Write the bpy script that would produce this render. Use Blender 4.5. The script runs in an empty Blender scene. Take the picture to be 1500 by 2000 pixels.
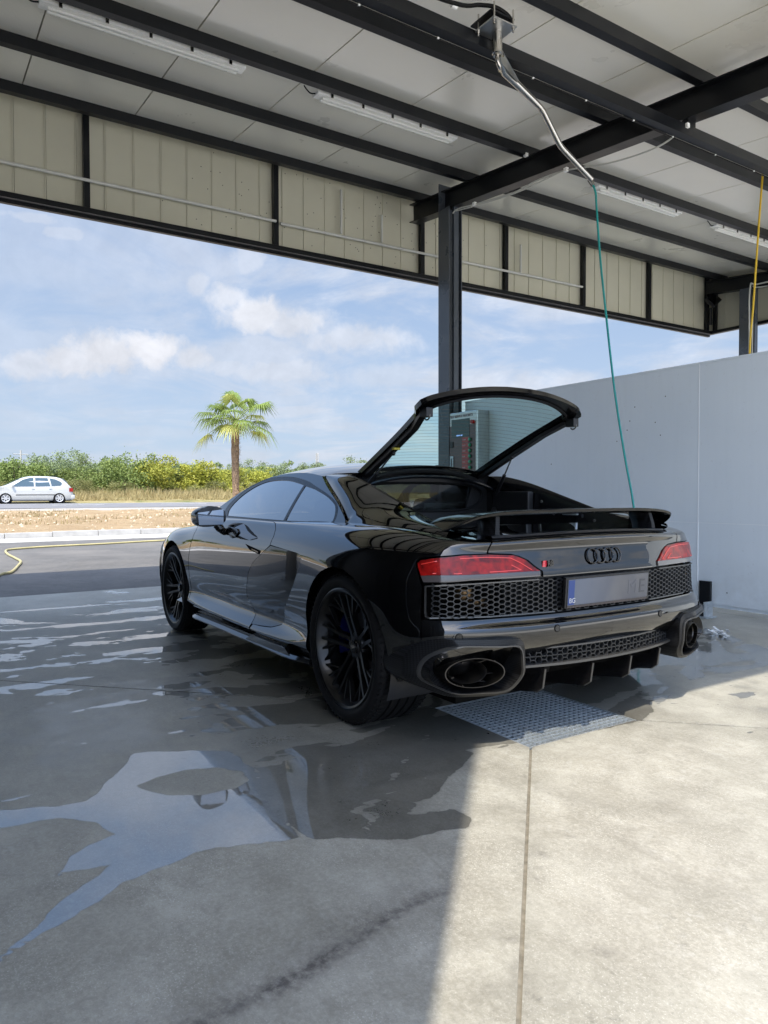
import bpy, bmesh, math, random
import numpy as np
from math import sin, cos, pi, radians, atan2, sqrt
from mathutils import Vector, Matrix
from mathutils.geometry import delaunay_2d_cdt
sc = bpy.context.scene
sc.cycles.diffuse_bounces = 7; sc.cycles.transparent_max_bounces = 16
C = sc.collection
# ------------------------------------------------------------------ camera
def make_camera():
    cam = bpy.data.cameras.new('camera'); co = bpy.data.objects.new('camera', cam); C.objects.link(co)
    cam.sensor_fit = 'HORIZONTAL'; cam.sensor_width = 36; cam.lens = 36*1410/1500
    cam.clip_start = .05; cam.clip_end = 6000
    yaw, pitch, roll = -.5695, -.027, -.002
    F = Vector((cos(yaw)*cos(pitch), sin(yaw)*cos(pitch), sin(pitch)))
    R = Vector((sin(yaw), -cos(yaw), 0)); U = R.cross(F)
    R2 = R*cos(roll)+U*sin(roll); U2 = -R*sin(roll)+U*cos(roll)
    m = Matrix((R2, U2, -F)).transposed().to_4x4(); m.translation = (-2.87, 2.55, 1.055)
    co.matrix_world = m; sc.camera = co
make_camera()
# ------------------------------------------------------------------ sky, sun, exposure
SUN_EL = radians(57); SUN_DIR = Vector((-.727*cos(SUN_EL), .687*cos(SUN_EL), sin(SUN_EL)))
sc.view_settings.view_transform = 'Standard'; sc.view_settings.look = 'None'
sc.view_settings.gamma = 1; sc.view_settings.use_curve_mapping = False
sc.view_settings.exposure = 1.34
world = bpy.data.worlds.new('World'); sc.world = world; world.use_nodes = True
class NT:
    """tiny node helper"""
    def __init__(s, tree): s.t = tree; s.n = tree.nodes; s.l = tree.links
    def add(s, typ, **kw):
        n = s.n.new(typ)
        for k, v in kw.items():
            if k.startswith('_'): setattr(n, k[1:], v)
            else:
                key = k.replace('__', ' ')
                try: idx = int(key[1:]) if key[0] == 'i' and key[1:].isdigit() else key
                except Exception: idx = key
                s.set(n, idx, v)
        return n
    def set(s, n, idx, v):
        i = n.inputs[idx]
        if hasattr(v, 'is_output') or isinstance(v, bpy.types.NodeSocket): s.l.new(v, i)
        else:
            if hasattr(i.default_value, '__len__') and not hasattr(v, '__len__'): v = (v,)*len(i.default_value)
            if hasattr(i.default_value, '__len__') and len(i.default_value) == 4 and len(v) == 3: v = (*v, 1)
            i.default_value = v
    def math(s, op, a, b=0.0, c=None, clamp=False):
        n = s.n.new('ShaderNodeMath'); n.operation = op; n.use_clamp = clamp
        s.set(n, 0, a); s.set(n, 1, b)
        if c is not None: s.set(n, 2, c)
        return n.outputs[0]
    def vmath(s, op, a, b=None, out=0):
        n = s.n.new('ShaderNodeVectorMath'); n.operation = op; s.set(n, 0, a)
        if b is not None: s.set(n, 3 if op == 'SCALE' else 1, b)
        return n.outputs[out]
    def noise(s, vec, scale, detail=4, rough=.55, dist=0.0, out=0, typ=None):
        n = s.n.new('ShaderNodeTexNoise'); s.set(n, 'Vector', vec); s.set(n, 'Scale', scale); s.set(n, 'Detail', detail)
        s.set(n, 'Roughness', rough); s.set(n, 'Distortion', dist)
        return n.outputs[out]
    def ramp(s, fac, stops, interp='LINEAR'):
        n = s.n.new('ShaderNodeValToRGB'); n.color_ramp.interpolation = interp; s.set(n, 0, fac)
        e = n.color_ramp.elements
        while len(e) < len(stops): e.new(.5)
        for k, (p, c) in zip(e, stops):
            k.position = p; k.color = (*c, 1) if hasattr(c, '__len__') else (c, c, c, 1)
        return n.outputs[0]
    def mix(s, fac, a, b, blend='MIX'):
        n = s.n.new('ShaderNodeMix'); n.data_type = 'RGBA'; n.blend_type = blend
        s.set(n, 0, fac); s.set(n, 6, a); s.set(n, 7, b); return n.outputs[2]
    def mapr(s, v, a, b, c=0.0, d=1.0, smooth=False):
        n = s.n.new('ShaderNodeMapRange'); n.clamp = True
        if smooth: n.interpolation_type = 'SMOOTHSTEP'
        s.set(n, 0, v); s.set(n, 1, a); s.set(n, 2, b); s.set(n, 3, c); s.set(n, 4, d); return n.outputs[0]
def build_world():
    t = NT(world.node_tree); t.n.clear()
    out = t.add('ShaderNodeOutputWorld'); bg = t.add('ShaderNodeBackground')
    sky = t.add('ShaderNodeTexSky'); sky.sky_type = 'NISHITA'; sky.sun_disc = False
    sky.sun_elevation = SUN_EL; sky.sun_rotation = atan2(SUN_DIR.x, SUN_DIR.y)
    sky.altitude = 100; sky.air_density = 1.0; sky.dust_density = 1.2; sky.ozone_density = 2.0
    tc = t.add('ShaderNodeTexCoord'); d = tc.outputs['Generated']
    sep = t.add('ShaderNodeSeparateXYZ', i0=d); z = sep.outputs[2]
    # everything in azimuth / elevation (degrees) so the clouds are far things at real bearings
    az = t.math('MULTIPLY', t.math('ARCTAN2', sep.outputs[1], sep.outputs[0]), 57.2958)
    el = t.math('MULTIPLY', t.math('ARCSINE', t.math('MINIMUM', t.math('MAXIMUM', z, -1.0), 1.0)), 57.2958)
    ae = t.add('ShaderNodeCombineXYZ', i0=az, i1=el).outputs[0]
    nz = t.noise(d, 17.0, 8, .62, .2); nzf = t.noise(d, 60.0, 6, .6, .3)
    nn = t.math('ADD', t.math('MULTIPLY', t.math('SUBTRACT', nz, .5), 2.0), t.math('MULTIPLY', t.math('SUBTRACT', nzf, .5), .7))
    cloud = None
    # (azimuth, elevation, radius_az, radius_el) of the puffs
    for (a, e, ra, re, k) in CLOUD_PUFFS:
        dx = t.math('DIVIDE', t.math('SUBTRACT', az, a), ra); dy = t.math('DIVIDE', t.math('SUBTRACT', el, e), re)
        r = t.math('SQRT', t.math('ADD', t.math('MULTIPLY', dx, dx), t.math('MULTIPLY', dy, dy)))
        m = t.math('MULTIPLY', t.mapr(t.math('SUBTRACT', r, t.math('MULTIPLY', nn, .9)), 1.2, .35, 0, 1, True), k)
        cloud = m if cloud is None else t.math('MAXIMUM', cloud, m)
    # broad broken veil, planar mapped so it recedes towards the horizon
    zz = t.math('ADD', t.math('MAXIMUM', z, 0.0), .12)
    pv = t.add('ShaderNodeCombineXYZ', i0=t.math('DIVIDE', sep.outputs[0], zz), i1=t.math('DIVIDE', sep.outputs[1], zz)).outputs[0]
    v1 = t.noise(pv, 1.3, 9, .62, .5); v2 = t.noise(pv, .45, 4, .5, .2)
    veil = t.mapr(t.math('ADD', v1, t.math('MULTIPLY', t.math('SUBTRACT', v2, .5), .7)), .42, .66, 0, .80, True)
    # more cloud towards the south-east (right of the picture), clearer at left
    side = t.mapr(az, 5.0, -45.0, .30, .8, True)
    side = t.math('MAXIMUM', side, t.mapr(el, 24.0, 45.0, 0, 1.15, True))  # thicker veil overhead, out of view, added to raise the ambient light
    veil = t.math('MULTIPLY', veil, side)
    allc = t.math('MAXIMUM', cloud, veil, clamp=True)
    up = t.mapr(el, 0.0, 22.0, 0, 1)
    shade = t.mapr(t.noise(ae, .30, 6, .62, .3), .35, .7, .86, 1.12)
    ccol = t.mix(up, (2.9, 3.0, 3.35), (3.9, 3.9, 4.0)); ccol = t.vmath('SCALE', ccol, shade)
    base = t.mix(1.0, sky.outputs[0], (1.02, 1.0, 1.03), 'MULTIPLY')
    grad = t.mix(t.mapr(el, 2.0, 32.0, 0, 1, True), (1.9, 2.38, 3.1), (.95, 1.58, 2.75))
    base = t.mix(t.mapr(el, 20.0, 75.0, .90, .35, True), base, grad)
    col = t.mix(allc, base, ccol)
    # sky out of view brightened towards the sun behind the camera, to lift ambient light
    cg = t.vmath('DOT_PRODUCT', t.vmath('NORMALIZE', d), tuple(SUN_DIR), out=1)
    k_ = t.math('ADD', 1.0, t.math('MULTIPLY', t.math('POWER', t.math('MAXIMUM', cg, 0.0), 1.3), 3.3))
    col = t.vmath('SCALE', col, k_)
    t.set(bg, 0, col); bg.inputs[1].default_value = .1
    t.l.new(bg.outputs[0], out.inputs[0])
# bearing = azimuth from +x towards +y, degrees
CLOUD_PUFFS = [(-11.9,10.2,3.6,1.9,.9),(-9.6,9.4,3.6,1.5,.85),(-14.8,10.5,3.2,1.7,.95),(-17.8,10.2,2.6,1.1,.75),(-7.0,9.0,2.6,1.3,.7),(-20.6,9.6,3.0,.9,.55),(-24,9.4,5,1.3,.6),
    (-20.5,14.8,2.3,1.5,.7),(-22.5,13.6,3.2,1.7,.85),(-26.0,13.0,4.0,1.6,.75),(-18.2,15.6,1.5,1.3,.55),(-22.0,17.3,1.6,1.4,.5),(-30,12,6,1.5,.6),
    (-7.0,18.8,3.2,.55,.45),(-9.0,18.1,2.4,.6,.45),(-14,4.6,5,.6,.25),(-24,7.2,7,.8,.35),(-33,9,5,1.2,.4)]
build_world()
sun = bpy.data.lights.new('sun', 'SUN'); sun.energy = 2.7; sun.angle = radians(.5); sun.color = (1, .91, .76)
so = bpy.data.objects.new('sun', sun); C.objects.link(so); so.rotation_euler = SUN_DIR.to_track_quat('Z', 'Y').to_euler()
so.location = (0, 0, 30)
# ------------------------------------------------------------------ object helpers
def tag(o, label=None, cat=None, group=None, kind=None):
    if label: o['label'] = label
    if cat: o['category'] = cat
    if group: o['group'] = group
    if kind: o['kind'] = kind
    return o
def thing(name, label, cat, loc=(0, 0, 0), rz=0, group=None):
    o = bpy.data.objects.new(name, None); C.objects.link(o); o.location = loc; o.rotation_euler = (0, 0, rz)
    o.empty_display_size = .2
    return tag(o, label, cat, group)
def mobj(name, V, Fc, mat, parent=None, smooth=False, loc=None, weld=False, sharp=40):
    me = bpy.data.meshes.new(name)
    V = np.asarray(V, float)
    me.from_pydata(V.tolist(), [], [tuple(int(i) for i in f) for f in Fc]); me.validate()
    if not weld and len(me.polygons) < 6000:
        bm = bmesh.new(); bm.from_mesh(me)
        if all(len(e.link_faces) == 2 for e in bm.edges): bmesh.ops.recalc_face_normals(bm, faces=bm.faces); bm.to_mesh(me)
        bm.free()
    if weld:
        bm = bmesh.new(); bm.from_mesh(me); bmesh.ops.remove_doubles(bm, verts=bm.verts, dist=1e-4)
        bmesh.ops.recalc_face_normals(bm, faces=bm.faces); bm.to_mesh(me); bm.free()
    mats = mat if isinstance(mat, (list, tuple)) else [mat]
    for m in mats: me.materials.append(m)
    if smooth:
        me.shade_smooth()
        try: me.set_sharp_from_angle(angle=radians(sharp))
        except Exception: pass
    o = bpy.data.objects.new(name, me); C.objects.link(o)
    if parent is not None: o.parent = parent
    if loc is not None: o.location = loc
    return o
def orient(o, c=None, inward=False):
    """make an open sheet face away from (or towards) the point c"""
    me = o.data; P = np.array([p.center for p in me.polygons]); N = np.array([p.normal for p in me.polygons]); A = np.array([p.area for p in me.polygons])[:, None]
    c = P.mean(0) if c is None else np.array(c)
    s_ = ((P-c)*N*A).sum()
    if (s_ < 0) != inward: me.flip_normals()
    return o
def inst(name, me, parent=None, loc=(0, 0, 0), rot=(0, 0, 0), scale=(1, 1, 1)):
    o = bpy.data.objects.new(name, me); C.objects.link(o); o.location = loc; o.rotation_euler = rot; o.scale = scale
    if parent is not None: o.parent = parent
    return o
def kids(o): return list(o.children)
def copy_tree(o, parent=None):
    c = o.copy(); C.objects.link(c); c.parent = parent
    for k in kids(o): copy_tree(k, c)
    return c
class MB:
    def __init__(s): s.v = []; s.f = []
    def add(s, V, Fc):
        k = len(s.v); s.v += [tuple(map(float, p)) for p in V]; s.f += [tuple(i+k for i in f) for f in Fc]; return s
    def box(s, x0, x1, y0, y1, z0, z1):
        return s.add([(x0,y0,z0),(x1,y0,z0),(x1,y1,z0),(x0,y1,z0),(x0,y0,z1),(x1,y0,z1),(x1,y1,z1),(x0,y1,z1)],
                     [(0,3,2,1),(4,5,6,7),(0,1,5,4),(1,2,6,5),(2,3,7,6),(3,0,4,7)])
    def bevbox(s, x0, x1, y0, y1, z0, z1, b):
        bm = bmesh.new(); bmesh.ops.create_cube(bm, size=1)
        for v in bm.verts: v.co = ((x0+x1)/2+v.co.x*(x1-x0), (y0+y1)/2+v.co.y*(y1-y0), (z0+z1)/2+v.co.z*(z1-z0))
        bmesh.ops.bevel(bm, geom=bm.edges[:], offset=b, segments=2, profile=.6, affect='EDGES')
        return s.bm(bm)
    def bm(s, bm):
        bm.verts.ensure_lookup_table(); bm.verts.index_update()
        s.add([v.co for v in bm.verts], [tuple(v.index for v in f.verts) for f in bm.faces]); bm.free(); return s
    def bar(s, a, b, w, h, up=(0, 0, 1), ext=0):
        a = Vector(a); b = Vector(b); d = (b-a).normalized(); a = a-d*ext; b = b+d*ext; up = Vector(up)
        r = d.cross(up)
        if r.length < 1e-6: r = d.cross(Vector((1, 0, 0)))
        r.normalize(); u = r.cross(d).normalized()
        V = []
        for p in (a, b):
            for (i, j) in ((-1,-1),(1,-1),(1,1),(-1,1)): V.append(p+r*(i*w/2)+u*(j*h/2))
        return s.add(V, [(0,3,2,1),(4,5,6,7),(0,1,5,4),(1,2,6,5),(2,3,7,6),(3,0,4,7)])
    def tube(s, pts, r, n=10, cap=True, closed=False):
        P = [Vector(p) for p in pts]; m = len(P); rr = r if hasattr(r, '__len__') else [r]*m
        V = []; prev = None
        for i, p in enumerate(P):
            if closed: t = (P[(i+1) % m]-P[i-1]).normalized()
            else: t = (P[min(i+1, m-1)]-P[max(i-1, 0)]).normalized()
            if prev is None:
                a = t.cross(Vector((0, 0, 1)))
                if a.length < .05: a = t.cross(Vector((0, 1, 0)))
            else: a = prev-t*prev.dot(t)
            a.normalize(); prev = a; b = t.cross(a)
            for k in range(n): V.append(p+(a*cos(2*pi*k/n)+b*sin(2*pi*k/n))*rr[i])
        Fc = []
        for i in range(m if closed else m-1):
            j = (i+1) % m
            for k in range(n): Fc.append((i*n+k, i*n+(k+1) % n, j*n+(k+1) % n, j*n+k))
        if cap and not closed: Fc += [tuple(range(n))[::-1], tuple((m-1)*n+k for k in range(n))]
        return s.add(V, Fc)
    def cyl(s, a, b, r, n=16, r2=None): return s.tube([a, b], [r, r if r2 is None else r2], n)
    def lathe(s, prof, n=48, axis='y', c=(0, 0, 0), closed=False):
        """prof: list of (radius, axial)"""
        V = []; m = len(prof)
        for k in range(n):
            a = 2*pi*k/n
            for r, h in prof:
                p = (r*cos(a), h, r*sin(a)) if axis == 'y' else ((r*cos(a), r*sin(a), h) if axis == 'z' else (h, r*cos(a), r*sin(a)))
                V.append((p[0]+c[0], p[1]+c[1], p[2]+c[2]))
        Fc = []
        for k in range(n):
            j = (k+1) % n
            for i in range(m if closed else m-1):
                i2 = (i+1) % m
                Fc.append((k*m+i, k*m+i2, j*m+i2, j*m+i))
        return s.add(V, Fc)
    def prism(s, poly, d, closed=True):
        """poly: list of 3-D points (planar), extruded by vector d"""
        n = len(poly); d = Vector(d); V = [Vector(p) for p in poly]+[Vector(p)+d for p in poly]
        return s.add(V, [tuple(range(n))[::-1], tuple(range(n, 2*n))]+[(i, (i+1) % n, (i+1) % n+n, i+n) for i in range(n)])
    def xform(s, M):
        s.v = [tuple(M @ Vector(p)) for p in s.v]; return s
    def mirror(s):
        k = len(s.v); s.v += [(x, -y, z) for x, y, z in s.v]; s.f += [tuple(i+k for i in f[::-1]) for f in s.f]; return s
    def build(s, name, mat, parent=None, smooth=False, sharp=40, weld=False, flip=False):
        if flip: s.v = [(x, -y, z) for x, y, z in s.v]; s.f = [f[::-1] for f in s.f]
        return mobj(name, s.v, s.f, mat, parent, smooth, sharp=sharp, weld=weld)
def arc_pts(pts, n=6):
    """catmull-rom through pts"""
    P = [Vector(p) for p in pts]; out = []
    for i in range(len(P)-1):
        a = P[max(i-1, 0)]; b = P[i]; c = P[i+1]; d = P[min(i+2, len(P)-1)]
        for k in range(n):
            t = k/n
            out.append(.5*((2*b)+(c-a)*t+(2*a-5*b+4*c-d)*t*t+(3*b-a-3*c+d)*t**3))
    out.append(P[-1]); return out
# ------------------------------------------------------------------ materials
def newmat(name):
    m = bpy.data.materials.new(name); m.use_nodes = True; t = NT(m.node_tree)
    return m, t, m.node_tree.nodes['Principled BSDF']
def simple(name, col, rough=.5, metal=0, spec=.5, coat=0, coatr=.03, var=0, vscale=8, bump=0, bscale=60, emis=None, estr=0, rvar=0):
    m, t, b = newmat(name)
    b.inputs['Base Color'].default_value = (*col, 1); b.inputs['Roughness'].default_value = rough
    b.inputs['Metallic'].default_value = metal; b.inputs['Specular IOR Level'].default_value = spec
    b.inputs['Coat Weight'].default_value = coat; b.inputs['Coat Roughness'].default_value = coatr
    tc = t.add('ShaderNodeTexCoord').outputs['Object']
    if var:
        n = t.noise(tc, vscale, 5, .6)
        c = t.mix(t.mapr(n, .3, .7), tuple(v*(1-var) for v in col), tuple(min(1, v*(1+var)) for v in col)); t.set(b, 'Base Color', c)
    if rvar:
        t.set(b, 'Roughness', t.mapr(t.noise(tc, vscale*1.7, 4, .6), .3, .7, max(rough-rvar, .02), rough+rvar))
    if bump:
        bn = t.add('ShaderNodeBump'); t.set(bn, 'Height', t.noise(tc, bscale, 4, .6)); bn.inputs['Strength'].default_value = bump
        bn.inputs['Distance'].default_value = .01; t.set(b, 'Normal', bn.outputs[0])
    if emis: b.inputs['Emission Color'].default_value = (*emis, 1); b.inputs['Emission Strength'].default_value = estr
    return m
M = {}
M['steel_dark'] = simple('anthracite painted steel', (.007, .008, .010), .34, spec=.3, var=.15, vscale=3, rvar=.06, bump=.03, bscale=40)
M['steel_col'] = simple('grey painted column', (.065, .076, .092), .30, spec=.5, var=.1, vscale=2, rvar=.05)
M['clad'] = simple('beige cladding sheet', (.56, .54, .43), .45, spec=.4, var=.05, vscale=1.3, rvar=.05)
M['white_plastic'] = simple('white plastic', (.93, .93, .91), .35, var=.02, vscale=6)
M['pvc'] = simple('grey white conduit', (.60, .60, .56), .45, var=.05, vscale=5)
M['galv'] = simple('galvanised steel', (.42, .46, .49), .45, metal=.6, var=.2, vscale=30, rvar=.1)
M['inox'] = simple('stainless steel', (.50, .48, .45), .22, metal=1, var=.06, vscale=10, rvar=.06)
M['inox_plate'] = simple('brushed stainless plate', (.48, .48, .47), .36, metal=1, var=.08, vscale=14, rvar=.08)
M['teal'] = simple('teal rubber hose', (.005, .26, .24), .4, var=.1, vscale=4)
M['yellow'] = simple('yellow rubber hose', (.70, .45, .02), .42, var=.1, vscale=4)
M['yellow_old'] = simple('faded yellow hose', (.42, .37, .18), .55, var=.15, vscale=4)
M['wall'] = simple('grey wall sheet', (.80, .83, .86), .36, spec=.4, var=.03, vscale=.9, rvar=.04)
M['black_rubber'] = simple('black rubber', (.006, .006, .0065), .65, spec=.2, var=.25, vscale=20, bump=.08, bscale=160)
M['bolt'] = simple('dull bolt', (.12, .12, .11), .5, metal=.6)
M['black_plastic'] = simple('black plastic', (.010, .010, .011), .42, spec=.45, var=.2, vscale=30)
M['gloss_black'] = simple('piano black trim', (.004, .004, .0045), .12, spec=.5)
M['paint'] = simple('black car paint', (.0010, .0010, .0012), .03, spec=.5, coat=1, coatr=.008)
M['paint'].node_tree.nodes['Principled BSDF'].inputs['Coat IOR'].default_value = 1.5
M['rim'] = simple('satin black rim', (.003, .003, .0034), .30, spec=.35, coat=.15, coatr=.12)
M['trimline'] = simple('dark grey trim', (.10, .10, .10), .30, metal=.7)
M['ex_metal'] = simple('dark exhaust steel', (.075, .070, .065), .36, metal=1, rvar=.06, vscale=30)
M['void'] = simple('unlit cavity', (.004, .004, .004), .8, spec=.1)
M['brake'] = simple('brake disc steel', (.16, .16, .17), .35, metal=1)
M['caliper'] = simple('blue caliper', (.003, .008, .14), .3, coat=.6)
M['bronze'] = simple('bronze heat shield', (.17, .11, .055), .42, metal=.9, var=.3, vscale=60, bump=.5, bscale=90)
M['leather'] = simple('dark leather', (.03, .028, .027), .5)
M['badge_red'] = simple('red badge', (.55, .02, .04), .3, coat=.5)
M['lens_white'] = simple('clear lamp strip', (.07, .06, .06), .12, coat=1, coatr=.02)
def wallmat():
    m, t, b = newmat('grey wall sheet with splash marks'); P = t.add('ShaderNodeTexCoord').outputs['Object']; sp = t.add('ShaderNodeSeparateXYZ', i0=P)
    st = t.noise(t.vmath('MULTIPLY', P, (9.0, 1.0, .55)), 1.0, 6, .65, .2); bl = t.noise(P, .8, 4, .6)
    c = t.mix(t.mapr(bl, .3, .7), (.66, .72, .775), (.72, .775, .825)); c = t.mix(t.math('MULTIPLY', t.mapr(st, .48, .70), .13), c, (.55, .60, .64))
    low = t.math('MULTIPLY', t.mapr(sp.outputs[2], .55, .12), t.mapr(t.noise(P, 7.0, 6, .7), .35, .65, .15, 1.0)); c = t.mix(t.math('MULTIPLY', low, .3), c, (.33, .31, .27))
    sm = t.mapr(t.noise(P, 34.0, 4, .7), .64, .72); c = t.mix(t.math('MULTIPLY', sm, .25), c, (.40, .40, .39))
    t.set(b, 'Base Color', c); t.set(b, 'Roughness', t.mapr(st, .3, .7, .28, .46)); b.inputs['Specular IOR Level'].default_value = .45
    return m
M['wall'] = wallmat()
def carbon():
    m, t, b = newmat('carbon fibre weave')
    tc = t.add('ShaderNodeTexCoord').outputs['Object']
    s = t.add('ShaderNodeSeparateXYZ', i0=t.vmath('SCALE', tc, 420.0))
    a = t.math('SINE', t.math('ADD', s.outputs[1], s.outputs[2])); c = t.math('SINE', t.math('SUBTRACT', s.outputs[1], s.outputs[2]))
    f = t.math('GREATER_THAN', t.math('MULTIPLY', a, c), 0.0)
    t.set(b, 'Base Color', t.mix(f, (.003, .003, .0035), (.013, .0135, .015))); t.set(b, 'Roughness', t.mapr(f, 0, 1, .45, .28))
    b.inputs['Coat Weight'].default_value = .25; b.inputs['Coat Roughness'].default_value = .08; b.inputs['Specular IOR Level'].default_value = .2
    return m
M['carbon'] = carbon()
def glassy(name, tint, amount, rough=.0, ior=1.45, lines=False):
    m, t, b = newmat(name); t.n.remove(b); out = [n for n in t.n if n.type == 'OUTPUT_MATERIAL'][0]
    fr = t.add('ShaderNodeFresnel'); fr.inputs[0].default_value = ior
    tr = t.add('ShaderNodeBsdfTransparent'); tr.inputs[0].default_value = (*tint, 1)
    gl = t.add('ShaderNodeBsdfGlossy'); gl.inputs['Roughness'].default_value = rough; gl.inputs[0].default_value = (1, 1, 1, 1)
    mx = t.add('ShaderNodeMixShader'); t.set(mx, 0, t.math('MULTIPLY', t.math('MULTIPLY', fr.outputs[0], t.math('SUBTRACT', 1.0, t.add('ShaderNodeNewGeometry').outputs['Backfacing'])), amount, clamp=True)); t.l.new(tr.outputs[0], mx.inputs[1]); t.l.new(gl.outputs[0], mx.inputs[2])
    last = mx.outputs[0]
    t.l.new(last, out.inputs[0]); return m
M['side_glass'] = glassy('tinted side glass', (.13, .15, .155), 3.6)
M['hatch_glass'] = glassy('green tinted hatch glass', (.84, .955, .93), .7)
M['clear_glass'] = glassy('clear glass', (.75, .8, .8), 1.0)
M['lamp_cover'] = glassy('clear lamp cover', (.98, .98, .97), .8, .1)
def redlens():
    m, t, b = newmat('red lamp lens')
    tc = t.add('ShaderNodeTexCoord').outputs['Object']
    s = t.add('ShaderNodeSeparateXYZ', i0=tc)
    n = t.noise(tc, 26.0, 3, .5, .5)
    t.set(b, 'Base Color', t.mix(t.mapr(n, .35, .65), (.10, .0012, .0012), (.36, .006, .004)))
    b.inputs['Roughness'].default_value = .35; b.inputs['Specular IOR Level'].default_value = .15; b.inputs['Coat Weight'].default_value = .6; b.inputs['Coat Roughness'].default_value = .015
    return m
M['red_lens'] = redlens()
M['red_light'] = simple('red light guide', (.80, .05, .035), .3, coat=.6)
# ================================================================== GROUND
def concrete_mat():
    m, t, b = newmat('power floated concrete')
    P = t.add('ShaderNodeTexCoord').outputs['Object']
    at = t.add('ShaderNodeAttribute', _attribute_name='wet'); wet0 = at.outputs['Fac']
    at2 = t.add('ShaderNodeAttribute', _attribute_name='damp'); damp0 = at2.outputs['Fac']
    at3 = t.add('ShaderNodeAttribute', _attribute_name='stain'); stain0 = at3.outputs['Fac']
    big = t.noise(P, .8, 5, .62, .6); mid = t.noise(P, 4.2, 6, .65, .4); fine = t.noise(P, 70.0, 5, .7); speck = t.noise(P, 190.0, 3, .6); streak = t.noise(t.vmath('MULTIPLY', P, (1.0, 5.0, 1.0)), 3.0, 6, .7, 1.5)
    c = t.mix(t.mapr(big, .3, .7), (0.218, 0.204, 0.164), (0.304, 0.286, 0.237))
    c = t.mix(t.mapr(mid, .42, .68), c, (0.367, 0.350, 0.296)); 
    c = t.mix(t.math('MULTIPLY', t.mapr(streak, .45, .7), .35), c, (0.211, 0.193, 0.152))
    c = t.mix(t.math('MULTIPLY', t.mapr(fine, .42, .66), .40), c, (0.468, 0.447, 0.385))
    c = t.mix(t.math('MULTIPLY', t.mapr(speck, .56, .68), t.mapr(t.noise(P, 3.1, 5, .65, .5), .40, .62, .12, .75)), c, (0.577, 0.562, 0.503))
    c = t.mix(t.math('MULTIPLY', t.mapr(t.noise(P, 33.0, 5, .75, .6), .56, .70), t.math('MULTIPLY', t.mapr(t.noise(P, 2.3, 3, .6), .45, .65), .55)), c, (.13, .125, .11))
    c = t.mix(t.math('MULTIPLY', t.mapr(t.noise(P, 110.0, 4, .7), .56, .66), .45), c, (.20, .19, .165))
    c = t.mix(t.math('MULTIPLY', t.mapr(t.noise(P, 15.0, 6, .75, .8), .50, .66), .40), c, (0.226, 0.212, 0.174))
    blot = t.noise(P, 2.1, 7, .68, .9); c = t.vmath('SCALE', c, t.mapr(blot, .34, .66, .88, 1.10))
    c = t.mix(t.math('MULTIPLY', t.mapr(t.noise(P, 27.0, 5, .7, .5), .54, .64), t.mapr(blot, .45, .62, 0.0, .35)), c, (.47, .46, .42))
    # edge of the water is ragged at small scale
    e1 = t.noise(t.vmath('MULTIPLY', P, (1.0, 1.0, 1.0)), 16.0, 5, .65, .3)
    wv = t.math('ADD', wet0, t.math('MULTIPLY', t.math('SUBTRACT', e1, .5), .30))
    wet = t.mapr(wv, .485, .525)
    rim = t.math('SUBTRACT', t.mapr(wv, .40, .50), t.mapr(wv, .51, .56), clamp=True)
    dv = t.math('ADD', damp0, t.math('MULTIPLY', t.math('SUBTRACT', t.noise(P, 9.0, 6, .7, .5), .5), .5))
    damp = t.mapr(dv, .35, .65, 0, 1, True)
    st = t.math('MULTIPLY', stain0, t.mapr(t.noise(P, 40.0, 5, .7), .35, .62, .25, 1.0))
    c = t.mix(t.math('MINIMUM', st, .92), c, (.075, .066, .062))
    dk = t.math('SUBTRACT', 1.0, t.math('ADD', t.math('MULTIPLY', wet, .42), t.math('MULTIPLY', t.math('MULTIPLY', damp, t.math('SUBTRACT', 1.0, wet)), .26)))
    dk = t.math('SUBTRACT', dk, t.math('MULTIPLY', rim, .12))
    col = t.vmath('SCALE', t.vmath('MULTIPLY', c, (.985, 1.01, 1.05)), dk)
    t.set(b, 'Base Color', col)
    dryr = t.mapr(t.math('ADD', mid, t.math('MULTIPLY', fine, .5)), .5, 1.0, .40, .60)
    t.set(b, 'Roughness', t.mix(damp, dryr, .30) if False else t.math('SUBTRACT', dryr, t.math('MULTIPLY', damp, .16)))
    b.inputs['Specular IOR Level'].default_value = .38
    t.set(b, 'Coat Weight', t.math('MAXIMUM', wet, t.math('MULTIPLY', t.mapr(damp, .3, 1.0), .12)))
    t.set(b, 'Coat Roughness', t.mapr(wet, 0, 1, .22, .012)); b.inputs['Coat IOR'].default_value = 3.0
    bn = t.add('ShaderNodeBump'); h = t.math('ADD', t.math('MULTIPLY', fine, .6), t.math('MULTIPLY', speck, .4)); t.set(bn, 'Height', h)
    bn.inputs['Distance'].default_value = .004; t.set(bn, 'Strength', t.mapr(wet, 0, 1, .30, .03)); t.set(b, 'Normal', bn.outputs[0])
    b2 = t.add('ShaderNodeBump'); t.set(b2, 'Height', t.noise(P, 14.0, 3, .5)); b2.inputs['Distance'].default_value = .002; b2.inputs['Strength'].default_value = .06
    t.set(b, 'Coat Normal', b2.outputs[0])
    return m
M['concrete'] = concrete_mat()
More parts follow.
